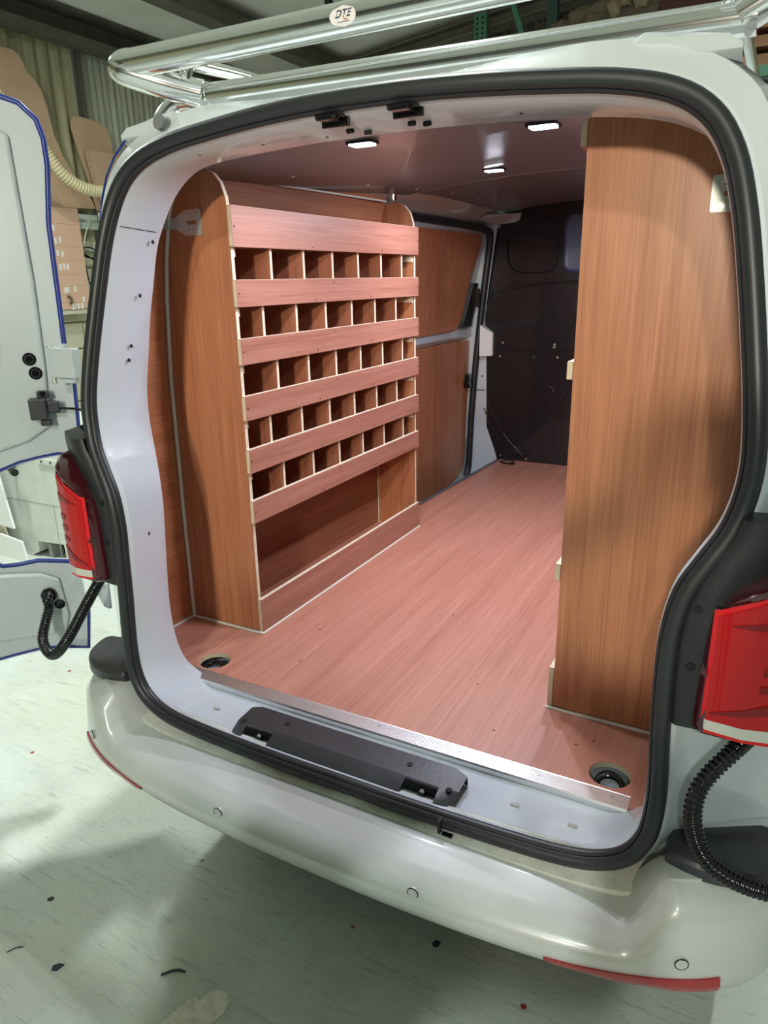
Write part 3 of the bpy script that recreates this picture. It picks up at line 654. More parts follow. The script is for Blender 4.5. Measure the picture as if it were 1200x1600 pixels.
for k, rc in enumerate((recL, recC, recR)):
    cx = sum(p[0] for p in rc)/len(rc); cz = sum(p[1] for p in rc)/len(rc)
    sh = [(lerp(p[0], cx, .045), lerp(p[1], cz, .045)) for p in rc]
    rows = [[(p[0], 2.468, p[1]) for p in rc], [(lerp(p[0], cx, .02), 2.474, lerp(p[1], cz, .02)) for p in rc], [(p[0], 2.4775, p[1]) for p in sh]]
    mb_ = MB().grid(rows, closed_v=True); o = 2*len(rc); mb_.f.append(tuple(o+i for i in range(len(rc))))
    build('recessed_panel', mb_, mat('bulkhead with painted blue reflection', (.035,.05,.12), .4) if k else bulk, bk, smooth=40)  # blue reflection painted into the colour of the second and third recess
def bead(path, r=.0045): build('pressed_bead', MB().tube(catmull([(a, 2.466, b) for a, b in path], 5), r, 8, ry=.003), bulk, bk, smooth=60)
bead([(-.483,.400),(-.36,.408),(-.315,.402),(-.290,.375),(-.280,.30),(-.276,.082)])
bead([(.2,.38),(-.20,.385),(-.238,.36),(-.246,.30),(-.232,.08)])
bead([(-.665,.27),(-.61,.16),(-.545,.04)], .003); bead([(-.64,.30),(-.55,.14),(-.44,.03)], .003)
bead([(-.690,.572),(-.4,.580),(.0,.582),(.4,.580)], .003)
bead([(-.665,.60),(-.665,.75),(-.64,.84),(-.55,.88),(-.3,.905),(.04,.915)], .006)
for x, z in ((-.57,.614),(-.299,.611),(-.301,.598),(-.582,.545),(-.282,.549),(-.604,1.172),(-.677,.651),(-.682,.595),(-.678,.439),(-.647,.228),(-.564,.02),(-.42,.012)):
    build('bolt', MB().disc((x, 2.468, z), (0, -1, 0), .006, .004, 8), steel, bk, smooth=30)
build('square_plug', MB().box((-.41, 2.464, .540), (-.392, 2.468, .557)), blackp, bk)
tag(build('pouch', MB().add([(-.673,2.40,.705),(-.673,2.46,.705),(-.673,2.46,.548),(-.673,2.40,.548),(-.618,2.44,.665),(-.618,2.462,.665),(-.618,2.462,.548),(-.618,2.44,.548)],
    [(0,1,2,3),(4,7,6,5),(0,3,7,4),(1,5,6,2),(0,4,5,1),(3,2,6,7)]), whitepl, bevel=.003), 'white plastic wedge-shaped cover fixed on the bulkhead edge by the side door', 'cover')
# --- floor boards with lashing-ring holes
def circ(cx, cy_, r, n=28): return [(cx+r*math.cos(2*math.pi*i/n), cy_+r*math.sin(2*math.pi*i/n)) for i in range(n)]
lf = thing('load_floor', (0, 1.2, -.012), 'reddish plywood load floor of the van', 'floor panel')
fo = [(-.545,.004),(.565,.004),(.592,.020),(.60,.10),(.72,.2),(.80,.3),(.80,2.0),(-.575,2.0),(-.602,1.50),(-.602,1.262),(-.735,1.262),(-.735,.08),(-.70,.0),(-.575,.022)]
HL, HR = (-.500, .082), (.503, .084)
build('floor_board', MB().plate(fo, (0,0,-.0115), EX, EY, EZ, .0115, holes=[circ(*HL, .040), circ(*HR, .040)]), floorW, lf, label='main floor board with two round holes')
build('floor_board', MB().plate([(-.575,2.003),(.80,2.003),(.78,2.46),(-.555,2.46),(-.56,2.40)], (0,0,-.0115), EX, EY, EZ, .0110), floorW, lf, label='front floor board behind the bulkhead')
for h in (HL, HR):
    n = 28; build('hole_edge', MB().grid([[(h[0]+.0398*math.cos(2*math.pi*i/n), h[1]+.0398*math.sin(2*math.pi*i/n), z) for i in range(n)] for z in (-.0118, -.0004)], closed_v=True), plyedge, lf, smooth=60)
for x, y in ((-.35,.35),(-.30,.18),(.15,.28),(.25,.12),(.45,.18),(-.05,.6),(.42,.15)):
    build('screw', MB().disc((x, y, -.0003), EZ, .0028, .0006, 8), screwm, lf)
es = MB().plate([(-.603,1.262),(-.575,2.0),(-.556,2.44),(-.575,2.44),(-.594,2.0),(-.622,1.262)], (0,0,-.010), EX, EY, EZ, .013)
build('edge_strip', es, mat('dull grey strip', (.20,.20,.22), .45, metal=.6), lf, label='dark metal edging by the side door')
pan = build('floor_pan', MB().box((-.76, .004, -.045), (.84, 1.262, -.042)).box((-.56, 1.262, -.045), (.84, 2.46, -.042)), paint2, van)
for s_, h in ((-1, HL), (1, HR)):
    t = thing('lashing_ring', (h[0], h[1], -.040), ('left' if s_ < 0 else 'right')+' black lashing ring in the round floor hole', 'ring', 'lashing rings')
    rr = [(h[0]+.025*math.cos(a*math.pi/12)+s_*.002, h[1]-.008+.021*math.sin(a*math.pi/12), -.022+.010*math.sin(a*math.pi/12)) for a in range(24)]
    build('ring', MB().tube(rr, .0065, 8, closed=True), gloss, t, smooth=60)
    build('ring_base', MB().tube([(h[0]-.018, h[1]-.025, -.036), (h[0]+.018, h[1]-.025, -.036)], .007, 8).box((h[0]-.012, h[1]-.034, -.042), (h[0]+.012, h[1]-.006, -.031)), gloss, t, smooth=40)
# aluminium threshold strip, ribbed top
ts = MB(); n = 9
prof = [(-.006, -.022), (-.006, -.003)]
for k in range(n): y = -.004+k*.0042; prof += [(y, .0015), (y+.0026, .0015), (y+.0030, .0005), (y+.0040, .0005)]
prof += [(.036, .0012), (.036, .0002)]
ts.grid([[(x, y, z) for y, z in prof] for x in (-.562, .552)]); ts.f += [(0, 1, 2+len(prof)*0), ]
ts.f.pop()
th = build('threshold_strip', ts, alu, smooth=20); tag(th, 'ribbed aluminium threshold strip screwed along the rear edge of the load floor', 'threshold')
for x in (-.52, -.36, -.15, .02, .21, .38, .52):
    build('screw', MB().disc((x, .020, .0010), EZ, .0038, .0012, 10), steel, th, smooth=30)
    
# --- left shelving unit
FX = -.479; TX = .012
su = thing('shelving_unit', (-.6, .77, 0), 'tall plywood pigeonhole shelving unit along the left side of the van', 'shelving')
def endprof(x_in, side=1):
    P = [(wallx(0)+.003, 0), (x_in, 0), (x_in, 1.085), (x_in-.004, 1.125), (x_in-.016, 1.158), (x_in-.036, 1.180), (x_in-.062, 1.190), (x_in-.10, 1.190)]
    P += [(wallx(z)+.003, z) for z in (1.17, 1.15, 1.08, 1.0, .9, .7, .35)]
    return P
ep = endprof(FX-TX)
for y in (.262, 1.256):
    e = build('end_panel', MB().plate(ep, (0, y, 0), EX, EZ, EY, TX), woodZ, su, label='tall end panel with rounded top corner')
    prof2 = [p for p in ep if True][1:8]
    build('edge_face', MB().grid([[(x+.0008, y+.0004, z) for x, z in prof2], [(x+.0008, y+TX-.0004, z) for x, z in prof2]]), edgeb, e, smooth=40)
bx = [(.0,-.655),(.9,-.655),(1.05,-.64),(1.19,-.603)]
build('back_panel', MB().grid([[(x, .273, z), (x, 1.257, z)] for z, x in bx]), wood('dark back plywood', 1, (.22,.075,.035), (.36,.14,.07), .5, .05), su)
SL = [(1.016,1.107),(.878,.941),(.739,.802),(.599,.661),(.461,.523),(.324,.385)]
for k, (z0, z1) in enumerate(SL):
    b = build('front_board', MB().box((FX-TX, .260, z0), (FX, 1.270, z1)), woodS, su)
    zc = (z0+z1)/2
    build('board_edge', MB().box((FX-TX+.0015, .2590, z0+.001), (FX-.0015, .2600, z1-.001)), plyedge, b)
    build('board_edge', MB().box((FX-TX+.0005, .261, z1), (FX-.0015, 1.269, z1+.0008)), edgeb, b)
    for y, z in ((.268, zc), (1.262, zc), (.60, z0+.008), (.92, z0+.008), (.70, z1-.009)) if k else ((.268, zc), (1.262, zc), (.60, z0+.008), (1.0, z0+.008)):
        build('screw', MB().disc((FX, y, z), EX, .0026, .0006, 8), screwm, b)
    build('shelf', MB().box((-.650, .275, z0+.001), (FX-TX-.0005, 1.255, z0+.010)), woodY, su)
    if k < 5:
        for y in (.2745, 1.246): build('cleat', MB().box((-.645, y, z0-.022), (FX-TX-.004, y+.0095, z0)), edgeb, su)
        zb = SL[k+1][0]+.010
        y0 = .415 if k % 2 == 0 else .368
        for j in range(6):
            y = y0+.1485*j
            dv = build('divider', MB().box((-.648, y, zb), (FX-TX-.001, y+.0095, z0)), wood('reddish plywood with painted shade', 2, (.25,.080,.040), (.38,.145,.075), .5, .05), su)  # divider wood darkened: the compartment shade is put into its colour
            build('divider_edge', MB().box((FX-TX-.001, y+.0003, zb), (FX-TX-.0002, y+.0092, z0)), edgeb, dv)
bb = build('base_board', MB().box((FX-TX, .260, .0), (FX, 1.272, .100)), woodS, su)
build('board_edge', MB().box((FX-TX+.0012, .2590, .001), (FX-.0012, .2600, .099)), plyedge, bb)
build('board_edge', MB().box((FX-TX+.0005, .262, .100), (FX-.0010, 1.271, .1008)), edgeb, bb)
build('board_edge', MB().box((FX-TX+.001, 1.272, .001), (FX-.001, 1.273, .099)), edgeb, bb)
# sealant lines
se = thing('sealant', (-.6, .5, 0), 'white sealant lines where the left shelving meets floor and lining', 'sealant')
def bd(name, path, r, par): return build(name, MB().tube(path, r, 8), caulk, par, smooth=60)
bd('bead', [(wallx(z)+.006, .2585, z) for z in (0, .2, .35, .5, .7, .8, .9, .95, 1.0, 1.05, 1.08, 1.12, 1.15)], .0055, se)
bd('bead', [(-.733, .02, .002), (-.733, .256, .002)], .004, se)
bd('bead', [(-.733, .257, .002), (FX, .257, .002)], .0042, se)
bd('bead', [(FX+.001, .257, .001), (FX+.001, 1.272, .001)], .0032, se)
bd('bead', [(-.598, .275, 1.188), (-.598, 1.256, 1.197)], .0035, se)
bd('bead', [(-.652, 1.252, .0), (-.652, 1.252, .32)], .002, se)
# --- right shelving unit: only its end panel faces the doors
ru = thing('shelving_unit', (.5, 1.1, 0), 'plywood shelving unit on the right, its tall end panel facing the doors', 'shelving')
RXI = .338
ep2 = [(2*X0-x, z) for x, z in endprof(FX-TX)]
P2 = [(2*X0-(wallx(0)+.003), 0), (RXI, 0), (RXI, 1.205), (.50, 1.205), (.62, 1.195)]+[(2*X0-(wallx(z)+.003), z) for z in (1.17, 1.15, 1.08, 1.0, .9, .7, .35)]
for y in (.262, 1.80): build('end_panel', MB().plate(P2, (0, y, 0), EX, EZ, EY, TX), woodZ, ru, label='broad end panel')
for z0, z1 in ((1.155, 1.198), (.742, .776), (.313, .350), (.0, .10)):
    fb = build('front_board', MB().box((RXI-.0125, .262, z0), (RXI-.0005, 1.81, z1)), woodS, ru)
    build('board_edge', MB().box((RXI-.0120, .2610, z0+.001), (RXI-.0015, .2620, z1-.001)), plyedge, fb)
    build('board_edge', MB().box((RXI-.0120, .263, z1), (RXI-.001, 1.809, z1+.0008)), edgeb, fb)
    if z0 > 0: build('shelf', MB().box((RXI, .275, z0), (.80 if z0 < 1 else .70, 1.80, z0+.009)), woodY, ru)
build('back_panel', MB().box((.735, .275, 0), (.739, 1.8, 1.0)), woodZ, ru)
s2 = thing('sealant', (.5, .26, 0), 'white sealant line along the foot of the right end panel', 'sealant')
bd('bead', [(RXI-.014, .2575, .001), (.75, .2575, .001)], .0042, s2)
# brackets
def bracket(x0, z0, dirx, lab, arm):
    t = thing('door_check_bracket', (x0, .262, z0), lab, 'bracket')
    h = .030
    if arm: O = [(-.001, -h*.95), (.048, -h), (.052, -h+.004), (.052, h-.004), (.048, h), (.002, h*.95), (-.030, .013), (-.048, .013), (-.048, -.013), (-.030, -.013)]
    else: O = rrect(-.020, -.029, .055, .029, .004)
    slot = rrect(.006, -.0045, .036, .0045, .0044)
    O2 = [(x0+dirx*a, z0+b) for a, b in O]; sl = [(x0+dirx*a, z0+b) for a, b in slot]
    build('plate', MB().plate(O2, (0, .2590, 0), EX, EZ, EY, .0028, holes=[sl]), zinc, t)
    for a in (.008, .022, .036):
        for b in (-.019, .019):
            build('bolt', MB().disc((x0+dirx*a, .259, z0+b), (0,-1,0), .0055, .002, 12).disc((x0+dirx*a, .257, z0+b), (0,-1,0), .0028, .0012, 6), steel, t, smooth=30)
    if arm:
        build('arm', MB().box((x0-.0535, .045, z0-.0125), (x0-.0505, .2605, z0+.0125)).box((x0-.0535,.2575,z0-.0125),(x0-.047,.2600,z0+.0125)), zinc, t)
        build('bolt', MB().disc((x0-.0505, .12, z0), EX, .006, .003, 12), steel, t, smooth=30)
    return t
bracket(-.622, 1.075, 1, 'zinc door check bracket with long arm on the left end panel', True)
bracket(.607, 1.063, -1, 'zinc plate with six bolts on the right end panel', False)
# --- interior LED lamps
LEDM = mat('lit led face', (1,1,1), .3, emit=((.85,.93,1.0), 22))
for lab, x, y in (('small lit LED lamp in the van ceiling, rear left', -.165, .335), ('small lit LED lamp in the van ceiling, rear right', .222, .375), ('small lit LED lamp farther in, left, by the ceiling seam', -.150, 1.12), ('small lit LED lamp farther in, right, above the right shelving', .24, 1.14)):
    z = zceil(x, y)
    t = thing('interior_lamp', (x, y, z-.008), lab, 'lamp', 'van ceiling lamps')
    build('bezel', MB().plate(rrect(x-.032, y-.022, x+.032, y+.022, .006), (0,0,z-.0065), EX, EY, EZ, .0065), gloss, t)
    build('led_face', MB().plate(rrect(x-.026, y-.018, x+.026, y+.018, .005), (0,0,z-.0085), EX, EY, EZ, .002), LEDM, t)
    l = bpy.data.lights.new('led_light', 'AREA'); l.shape = 'RECTANGLE'; l.size = .055; l.size_y = .038; l.energy = 6.6 if y < 1 else 12; l.color = (.84, .87, 1.0)
    lo_ = bpy.data.objects.new('led_light', l); C.objects.link(lo_); lo_.location = W((x, y, z-.0105))
# loose cable on floor at the bulkhead
cb = [(-.545,2.40,.004),(-.50,2.37,.004),(-.46,2.39,.006),(-.49,2.42,.010),(-.53,2.405,.006),(-.52,2.37,.004),(-.45,2.36,.004)]
tag(build('cable', MB().tube(catmull(cb, 6), .003, 6), gloss, smooth=60), 'short coil of black cable on the floor in front of the bulkhead', 'cable')

# --- left rear door (open), built in its own plane (u, z) and mirrored for the right
def rear_door(s_, ang):
    A = Vector((X0+s_*.922, .05, 0)); a = math.radians(ang)
    D = Vector((s_*math.cos(a), -math.sin(a), 0)); Nn = Vector((-s_*math.sin(a), -math.cos(a), 0))  # Nn = the inner face direction
    def Q(u, z, t=0): return tuple(A+D*u+Nn*t+Vector((0,0,z)))
    side = 'left' if s_ < 0 else 'right'
    O = [(.30,1.345),(.15,1.345),(.05,1.340),(.005,1.326),(-.026,1.295),(-.036,1.255),(-.036,1.20),(-.020,1.074),(-.017,.92),(-.014,.80),(-.022,.77),(-.028,.74),(-.028,.70),(-.024,.65),(-.018,.58),(-.013,.519),
         (.04,.527),(.087,.521),(.133,.512),(.18,.495),(.225,.465),(.26,.42),(.275,.365),(.27,.30),(.245,.255),(.215,.238),(.176,.238),(.129,.243),(.052,.230),(.036,.20),(.030,.156),(.026,.078),(.039,-.028),(.10,-.016),(.151,-.010),(.22,-.018),(.30,-.030),(.60,-.040),(.62,.0),(.62,1.30),(.60,1.345)]
    win = rrect(.150, .74, .56, 1.20, .06, 5)
    o = Vector(Q(0, 0, -.030))
    mb_ = MB().plate(O, o, D, EZ, Nn, .030, holes=[win])
    d = build('rear_door', mb_, paint, van, bevel=.004, label='open '+side+' rear door seen from its inner side')
    ins = [(.035,1.26),(.10,1.30),(.58,1.30),(.58,.03),(.09,.03),(.075,.08),(.085,.19),(.13,.212),(.25,.222),(.305,.27),(.315,.36),(.29,.46),(.22,.53),(.10,.565),(.045,.60),(.035,.75),(.03,.95)]
    w2 = rrect(.130, .72, .57, 1.22, .06, 5)
    build('inner_panel', MB().plate(ins, Q(0, 0, .0), D, EZ, Nn, .014, holes=[w2]), paint, d, bevel=.008)
    build('door_glass', MB().plate(win, Q(0, 0, -.02), D, EZ, Nn, .005), mat('tinted glass', (.25,.28,.26), .02, trans=.9), d)
    def film(path, w_=.006):
        P_ = [Vector(Q(u, z, .0)) for u, z in path]
        build('edge_film', MB().tube(P_, w_, 6, ry=.004), blue, d, smooth=60, label='blue protective film on the door edge')
    film([(.30,1.346),(.15,1.346),(.05,1.341),(.005,1.327),(-.027,1.295),(-.037,1.255),(-.037,1.20),(-.021,1.074),(-.018,.92),(-.015,.80)])
    film([(-.025,.71),(-.019,.58),(-.014,.519),(.04,.526),(.087,.520),(.133,.511),(.18,.494),(.225,.464),(.26,.42)])
    film([(.27,.29),(.245,.256),(.215,.239),(.176,.239),(.129,.244),(.052,.231)])
    film([(.026,.10),(.026,.078),(.040,-.029),(.10,-.017),(.151,-.011),(.22,-.019),(.30,-.031),(.60,-.041)])
    for u, z in ((.067,.767),(.058,.733)):
        gr = build('grommet', MB().disc(Q(u, z, .012), Nn, .0155, .004, 20), gloss, d, smooth=30)
        build('grommet_ring', MB().tube([Vector(Q(u+.010*math.cos(k*.5236), z+.010*math.sin(k*.5236), .0165)) for k in range(12)], .0016, 6, closed=True), dplast, gr, smooth=60)
    build('grommet', MB().disc(Q(.093, .118, .012), Nn, .0135, .004, 20), gloss, d, smooth=30)
    # check mechanism with its rod
    ck = build('door_check', MB().obox(Q(.062, .648, .030), D, EZ, Nn, .020, .026, .016).obox(Q(.048, .682, .024), D, EZ, Nn, .014, .009, .010).obox(Q(.050, .612, .024), D, EZ, Nn, .013, .007, .010).obox(Q(.030, .650, .026), D, EZ, Nn, .016, .014, .010), dplast, d, bevel=.004, label='black door check unit')
    build('check_rod', MB().tube([Q(.03, .648, .026), Q(-.02, .642, .028), (X0+s_*.68, .02, .638)], .0032, 8), gloss, ck, smooth=60)
    build('bolt', MB().disc(Q(.048, .685, .034), Nn, .007, .004, 10), gloss, ck)
    return Q, d
QL, dL = rear_door(-1, 45.6)
QR, dR = rear_door(1, 45.6)
# hinges
for s_ in (-1, 1):
    for z0, z1, x0, x1 in ((.715, .797, .800, .885),(.135, .207, .788, .83)):
        if z0 > .5:
            h = build('hinge', MB().box((X0+s_*x1, -.012, z0+.012), (X0+s_*x0, .012, z1)).box((X0+s_*x1*.985, -.008, z0), (X0+s_*(x0+.01), .01, z0+.010)), paint, van, bevel=.004)
            build('hinge_pin', MB().tube([(X0+s_*x1, -.002, z0-.004), (X0+s_*x1, -.002, z1+.004)], .006, 10), zinc, h, smooth=40)
        else:
            O = [(.792,.204),(.815,.206),(.792+.045,.185),(.792+.05,.165),(.83,.135),(.796,.132)]
            O = [(.800,.205),(.822,.207),(.845,.178),(.845,.166),(.824,.135),(.803,.134)]
            O = [(x-.005, z) for x, z in O]
            h = build('hinge', MB().plate([(X0+s_*x, z) for x, z in O], (0, -.012, 0), EX, EZ, EY, .008), paint2, van, bevel=.002, label='white lower hinge plate')
            for x, z in ((.808,.195),(.826,.172),(.812,.145)):
                build('bolt', MB().disc((X0+s_*x, -.012, z), (0,-1,0), .005, .003, 10), steel, h, smooth=30)
    Q = QL if s_ < 0 else QR
    # corrugated wiring hose from lamp corner to door
    st = Vector((X0+s_*.69, -.10, .29))
    e = Vector(Q(.115, .150, .014)); N1 = Vector(Q(.115, .150, .05))
    if s_ < 0: path = [st, (-.690, -.125, .215), (-.755,-.15,.11), (-.835,-.14,.045), (-.895,-.12,.065), N1+Vector((0,0,-.025)), N1, e]
    else: path = [st, (.705,-.16,.285), (.668,-.20,.235), (.668,-.215,.175), (.70,-.215,.12), (.77,-.19,.085), (.86,-.16,.085), N1, e]
    ribbed('wiring_hose', path, .0122, .0078, gloss, van, 'black corrugated wiring hose to the '+('left' if s_ < 0 else 'right')+' rear door')
    build('hose_boot', MB().disc(e, N1-e, .0195, .010, 20).tube([e, N1], .0125, 14), gloss, van, smooth=40)
# blue film on the left body edge
def fe(i): return .024+.006+.030*smoothstep(19, 22, i/NS)*(1-smoothstep(24, 27, i/NS))
bf = [(X0-(HP[i][0]+NRM[i][0]*fe(i))-.002, HP[i][1]+.028, HP[i][2]+NRM[i][1]*fe(i)+.001) for i in range(14*NS, 23*NS, 2)]
build('edge_film', MB().tube(bf, .0022, 6), blue, van, smooth=60, label='blue protective film along the left body edge')

# ================================================================ roof rack
rk = thing('roof_rack', (X0, .9, 1.26), 'polished stainless tube roof rack with rear loading bar', 'roof rack')
zb = 1.308; yb = .172
low = [(X0-.478, yb, zb), (X0+.555, yb, zb-.017)]
build('cross_bar', MB().tube(low, .0255, 20), chrome, rk, smooth=60, label='lower cross bar')
upb = [(X0-.49, yb-.008, zb+.004), (X0-.56, yb-.045, 1.340), (X0-.625, .088, 1.370), (X0-.637, .086, 1.380), (X0-.618, .088, 1.3855), (X0-.55, .094, 1.384), (X0, .120, 1.380), (X0+.55, .148, 1.380), (X0+.64, .155, 1.384), (X0+.66, .155, 1.378), (X0+.655, .150, 1.366), (X0+.60, .165, 1.325), (X0+.53, .172, 1.294)]
upb = [(p[0], p[1], p[2]+(-.015+.026*max(0, min(1, (p[0]-X0+.6)/1.2)))*min(1, max(0, (p[2]-1.312)/.05))) for p in upb]
build('rear_loading_bar', MB().tube(catmull(upb, 6), .0275, 20), chrome, rk, smooth=60, label='upper rear loading bar bent round at each end')
build('weld_collar', MB().tube([(X0-.500, yb-.004, zb+.001), (X0-.478, yb, zb)], .0285, 20), chrome, rk, smooth=60)
for s_ in (-1, 1):
    P_ = [(X0+s_*.515, .14, 1.315), (X0+s_*.515, .142, 1.350), (X0+s_*.514, .158, 1.368), (X0+s_*.512, .20, 1.373), (X0+s_*.505, .6, 1.385), (X0+s_*.50, 2.6, 1.41), (X0+s_*.50, 3.2, 1.40)]
    build('side_rail', MB().tube(catmull(P_, 5), .0140, 14), chrome, rk, smooth=60)
    P_ = [(X0+s_*.50, .225, 1.312), (X0+s_*.56, .215, 1.318), (X0+s_*.61, .21, 1.315), (X0+s_*.645, .20, 1.285), (X0+s_*.655, .19, 1.235), (X0+s_*.655, .19, 1.205)]
    build('leg', MB().tube(catmull(P_, 6), .0215, 16), chrome, rk, smooth=60)
    build('foot', MB().disc((X0+s_*.655, .19, 1.19), EZ, .024, .014, 20), rubber, rk, smooth=30)
    for y in (1.3, 2.6):
        P_ = [(X0+s_*.47, y, 1.315), (X0+s_*.58, y, 1.315), (X0+s_*.632, y, 1.28), (X0+s_*.640, y, 1.205)]
        build('leg', MB().tube(catmull(P_, 5), .016, 12), chrome, rk, smooth=60)
for y in (.85, 1.3, 1.95, 2.6): build('cross_bar', MB().tube([(X0-.52, y, 1.316), (X0+.52, y, 1.316)], .016, 12), chrome, rk, smooth=60)
# oval maker's sticker with lettering, wrapped on the upper bar
stx, r_ = -.058, .0279
def barpt(dx, ang):   # point on bar surface
    x = stx+dx; t = (x-(X0-.55))/.55; y = lerp(.094, .120, t); z = lerp(1.369, 1.3785, t)
    return (x, y-r_*math.cos(ang), z+r_*math.sin(ang))
sa = -.12
def oval(k, r2): 
    vs = []; 
    for j in range(7):
        v = -1+2*j/6; hw = .026*k*math.sqrt(max(0, 1-v*v))
        vs.append([barpt(-hw+2*hw*i/12, sa+v*.60*k) for i in range(13)])
    return vs
r_ = .0281; st1 = build('sticker', MB().grid(oval(1, 0)), mat('sticker white', (.75,.72,.70), .4), rk, smooth=60, label="oval maker's sticker with black italic letters")
def lettering(txt, size, dx, dang, m_, shear=.35):
    cu = bpy.data.curves.new('lettering', 'FONT'); cu.body = txt; cu.size = size*S; cu.align_x = 'CENTER'; cu.align_y = 'CENTER'; cu.shear = shear; cu.offset = .0004
    to = bpy.data.objects.new('lettering', cu); C.objects.link(to); bpy.context.view_layer.update()
    me = bpy.data.meshes.new_from_object(to.evaluated_get(bpy.context.evaluated_depsgraph_get())); bpy.data.objects.remove(to)
    global r_
    mb_ = MB(); r_ = .0284
    mb_.v = [barpt(v.co.x/S+dx, sa+dang+(v.co.y/S)/r_) for v in me.vertices]; mb_.f = [tuple(p.vertices) for p in me.polygons]
    return build('lettering', mb_, m_, st1, recalc=False)
lettering('DTE', .0165, 0, .10, mat('ink black', (.02,.02,.05), .4))
lettering('~', .014, .004, -.18, mat('ink red', (.6,.12,.05), .4))
lettering('ROOF RACKS', .0042, 0, -.36, mat('ink black', (.02,.02,.05), .4), 0) if False else None
# small line of print under the letters, too fine to read: a row of tiny dashes
mb_ = MB()
for k in range(9):
    a = -.011+k*.0026; mb_.add([barpt(a, sa-.34), barpt(a+.0016, sa-.34), barpt(a+.0016, sa-.28), barpt(a, sa-.28)], [(0,1,2,3)])
build('fine_print', mb_, mat('ink black', (.02,.02,.05), .4), st1, recalc=False)
# ================================================================ workshop things
# large templates leaning on the left wall
def template(name, pts, x, lab, m_, th_=.010):
    return tag(build(name, MB().plate(pts, (x, 0, 0), EY, EZ, EX, th_), m_, bevel=.002), lab, 'template', 'hanging templates')
big = [(2.10,2.36),(2.29,2.352),(2.33,2.39),(2.40,2.395),(2.45,2.375),(2.480,2.33),(2.49,2.29),(2.545,2.25),(2.59,2.19),(2.615,2.08),(2.64,1.92),(2.69,1.80),(2.77,1.68),(2.85,1.59),(2.895,1.52),(2.915,1.475),(2.05,1.44),(1.9,1.44),(1.9,2.3)]
template('panel_template', big, -3.935, 'large curved brown cardboard template hanging on the left wall', card)
t2 = [(2.815,2.00),(2.82,2.05),(2.85,2.085),(2.91,2.09),(3.09,2.078),(3.15,2.04),(3.17,1.97),(3.19,1.46),(2.95,1.465),(2.90,1.70)]
template('panel_template', t2, -3.962, 'smaller rounded brown template behind, near the pale cladding', card, .008)
t3 = [(2.885,1.83),(2.90,1.87),(2.93,1.883),(3.25,1.875),(3.25,1.462),(3.00,1.464),(2.93,1.6)]
for k in range(3):
    template('panel_template', [(a+.010*k, b-.006*k) for a, b in t3], -3.926+.010*k, ['square-cornered template, hindmost of the front stack of three', 'square-cornered template, middle of the front stack of three', 'square-cornered template, foremost of the front stack of three'][k], card if k < 2 else mat('light cardboard', (.56,.38,.25), .7), .006)
# pinkish tool board with tags
tbx = -3.90
tb = thing('tool_board', (tbx, 2.6, .76), 'pinkish board with rows of white tags on the left wall', 'board')
build('board', MB().plate([(2.36,.765),(2.70,.775),(2.72,.80),(2.715,1.46),(2.36,1.455)], (tbx, 0, 0), EY, EZ, EX, .012), mdf, tb)
build('shadow_batten', MB().box((tbx-.06, 2.40, .735), (tbx+.005, 2.70, .763)), creamb, tb)
def lw(px, py):   # position on the board from its grid (column, row) in board metres
    return px, py
for y, z in ((2.487,1.32),(2.490,1.235),(2.527,1.245),(2.493,1.155),(2.533,1.150),(2.50,1.06),(2.532,1.065),(2.562,1.062),(2.512,.902),(2.533,.907),(2.597,.912),(2.548,.842),(2.660,.835),(2.558,.785),(2.578,.792),(2.606,.790),(2.640,.790)):
    build('tag', MB().box((tbx+.012, y-.007, z-.020), (tbx+.016, y+.007, z+.020)), paper, tb)
for z in (1.35, 1.20, 1.105, 1.01, .93, .87, .815):
    build('score_line', MB().box((tbx+.0118, 2.40, z), (tbx+.0124, 2.70, z+.002)), mat('score brown', (.42,.24,.15), .7), tb)
build('hook', MB().tube(catmull([(tbx+.012,2.525,.86),(tbx+.04,2.525,.855),(tbx+.045,2.525,.825),(tbx+.03,2.525,.81)], 5), .009, 8), mat('brass brown', (.12,.09,.05), .5), tb, smooth=60)
tag(build('shelf_rail', MB().box((-4.02, 2.72, 1.33), (-3.92, 3.4, 1.375)).box((-4.0,2.74,1.18),(-3.95,3.4,1.205)), mat('pale timber ledge', (.55,.62,.55), .6)), 'pale green rail fixed to the wall between the templates and the blockwork', 'rail')
tag(build('cable', MB().tube(catmull([(-3.93,2.72,1.19),(-3.91,2.80,1.20),(-3.91,2.87,1.16),(-3.92,2.84,1.13),(-3.92,2.76,1.135),(-3.92,2.73,1.16),(-3.92,2.80,1.13),(-3.92,2.86,1.10)], 6), .006, 6), gloss, smooth=60), 'black cable looped on the wall beside the pinkish board', 'cable')
tag(build('cable', MB().tube(catmull([(-3.90,2.728,1.08),(-3.90,2.74,.98),(-3.90,2.765,.88),(-3.90,2.79,.80)], 6), .005, 6), gloss, smooth=60), 'thin black cable hanging along the right edge of the pinkish board', 'cable')
tag(build('cord', MB().tube([(-3.90,2.84,1.42),(-3.90,2.77,1.30),(-3.90,2.74,1.22)], .005, 6), creamb), 'pale slanting cord under the green rail', 'cord')
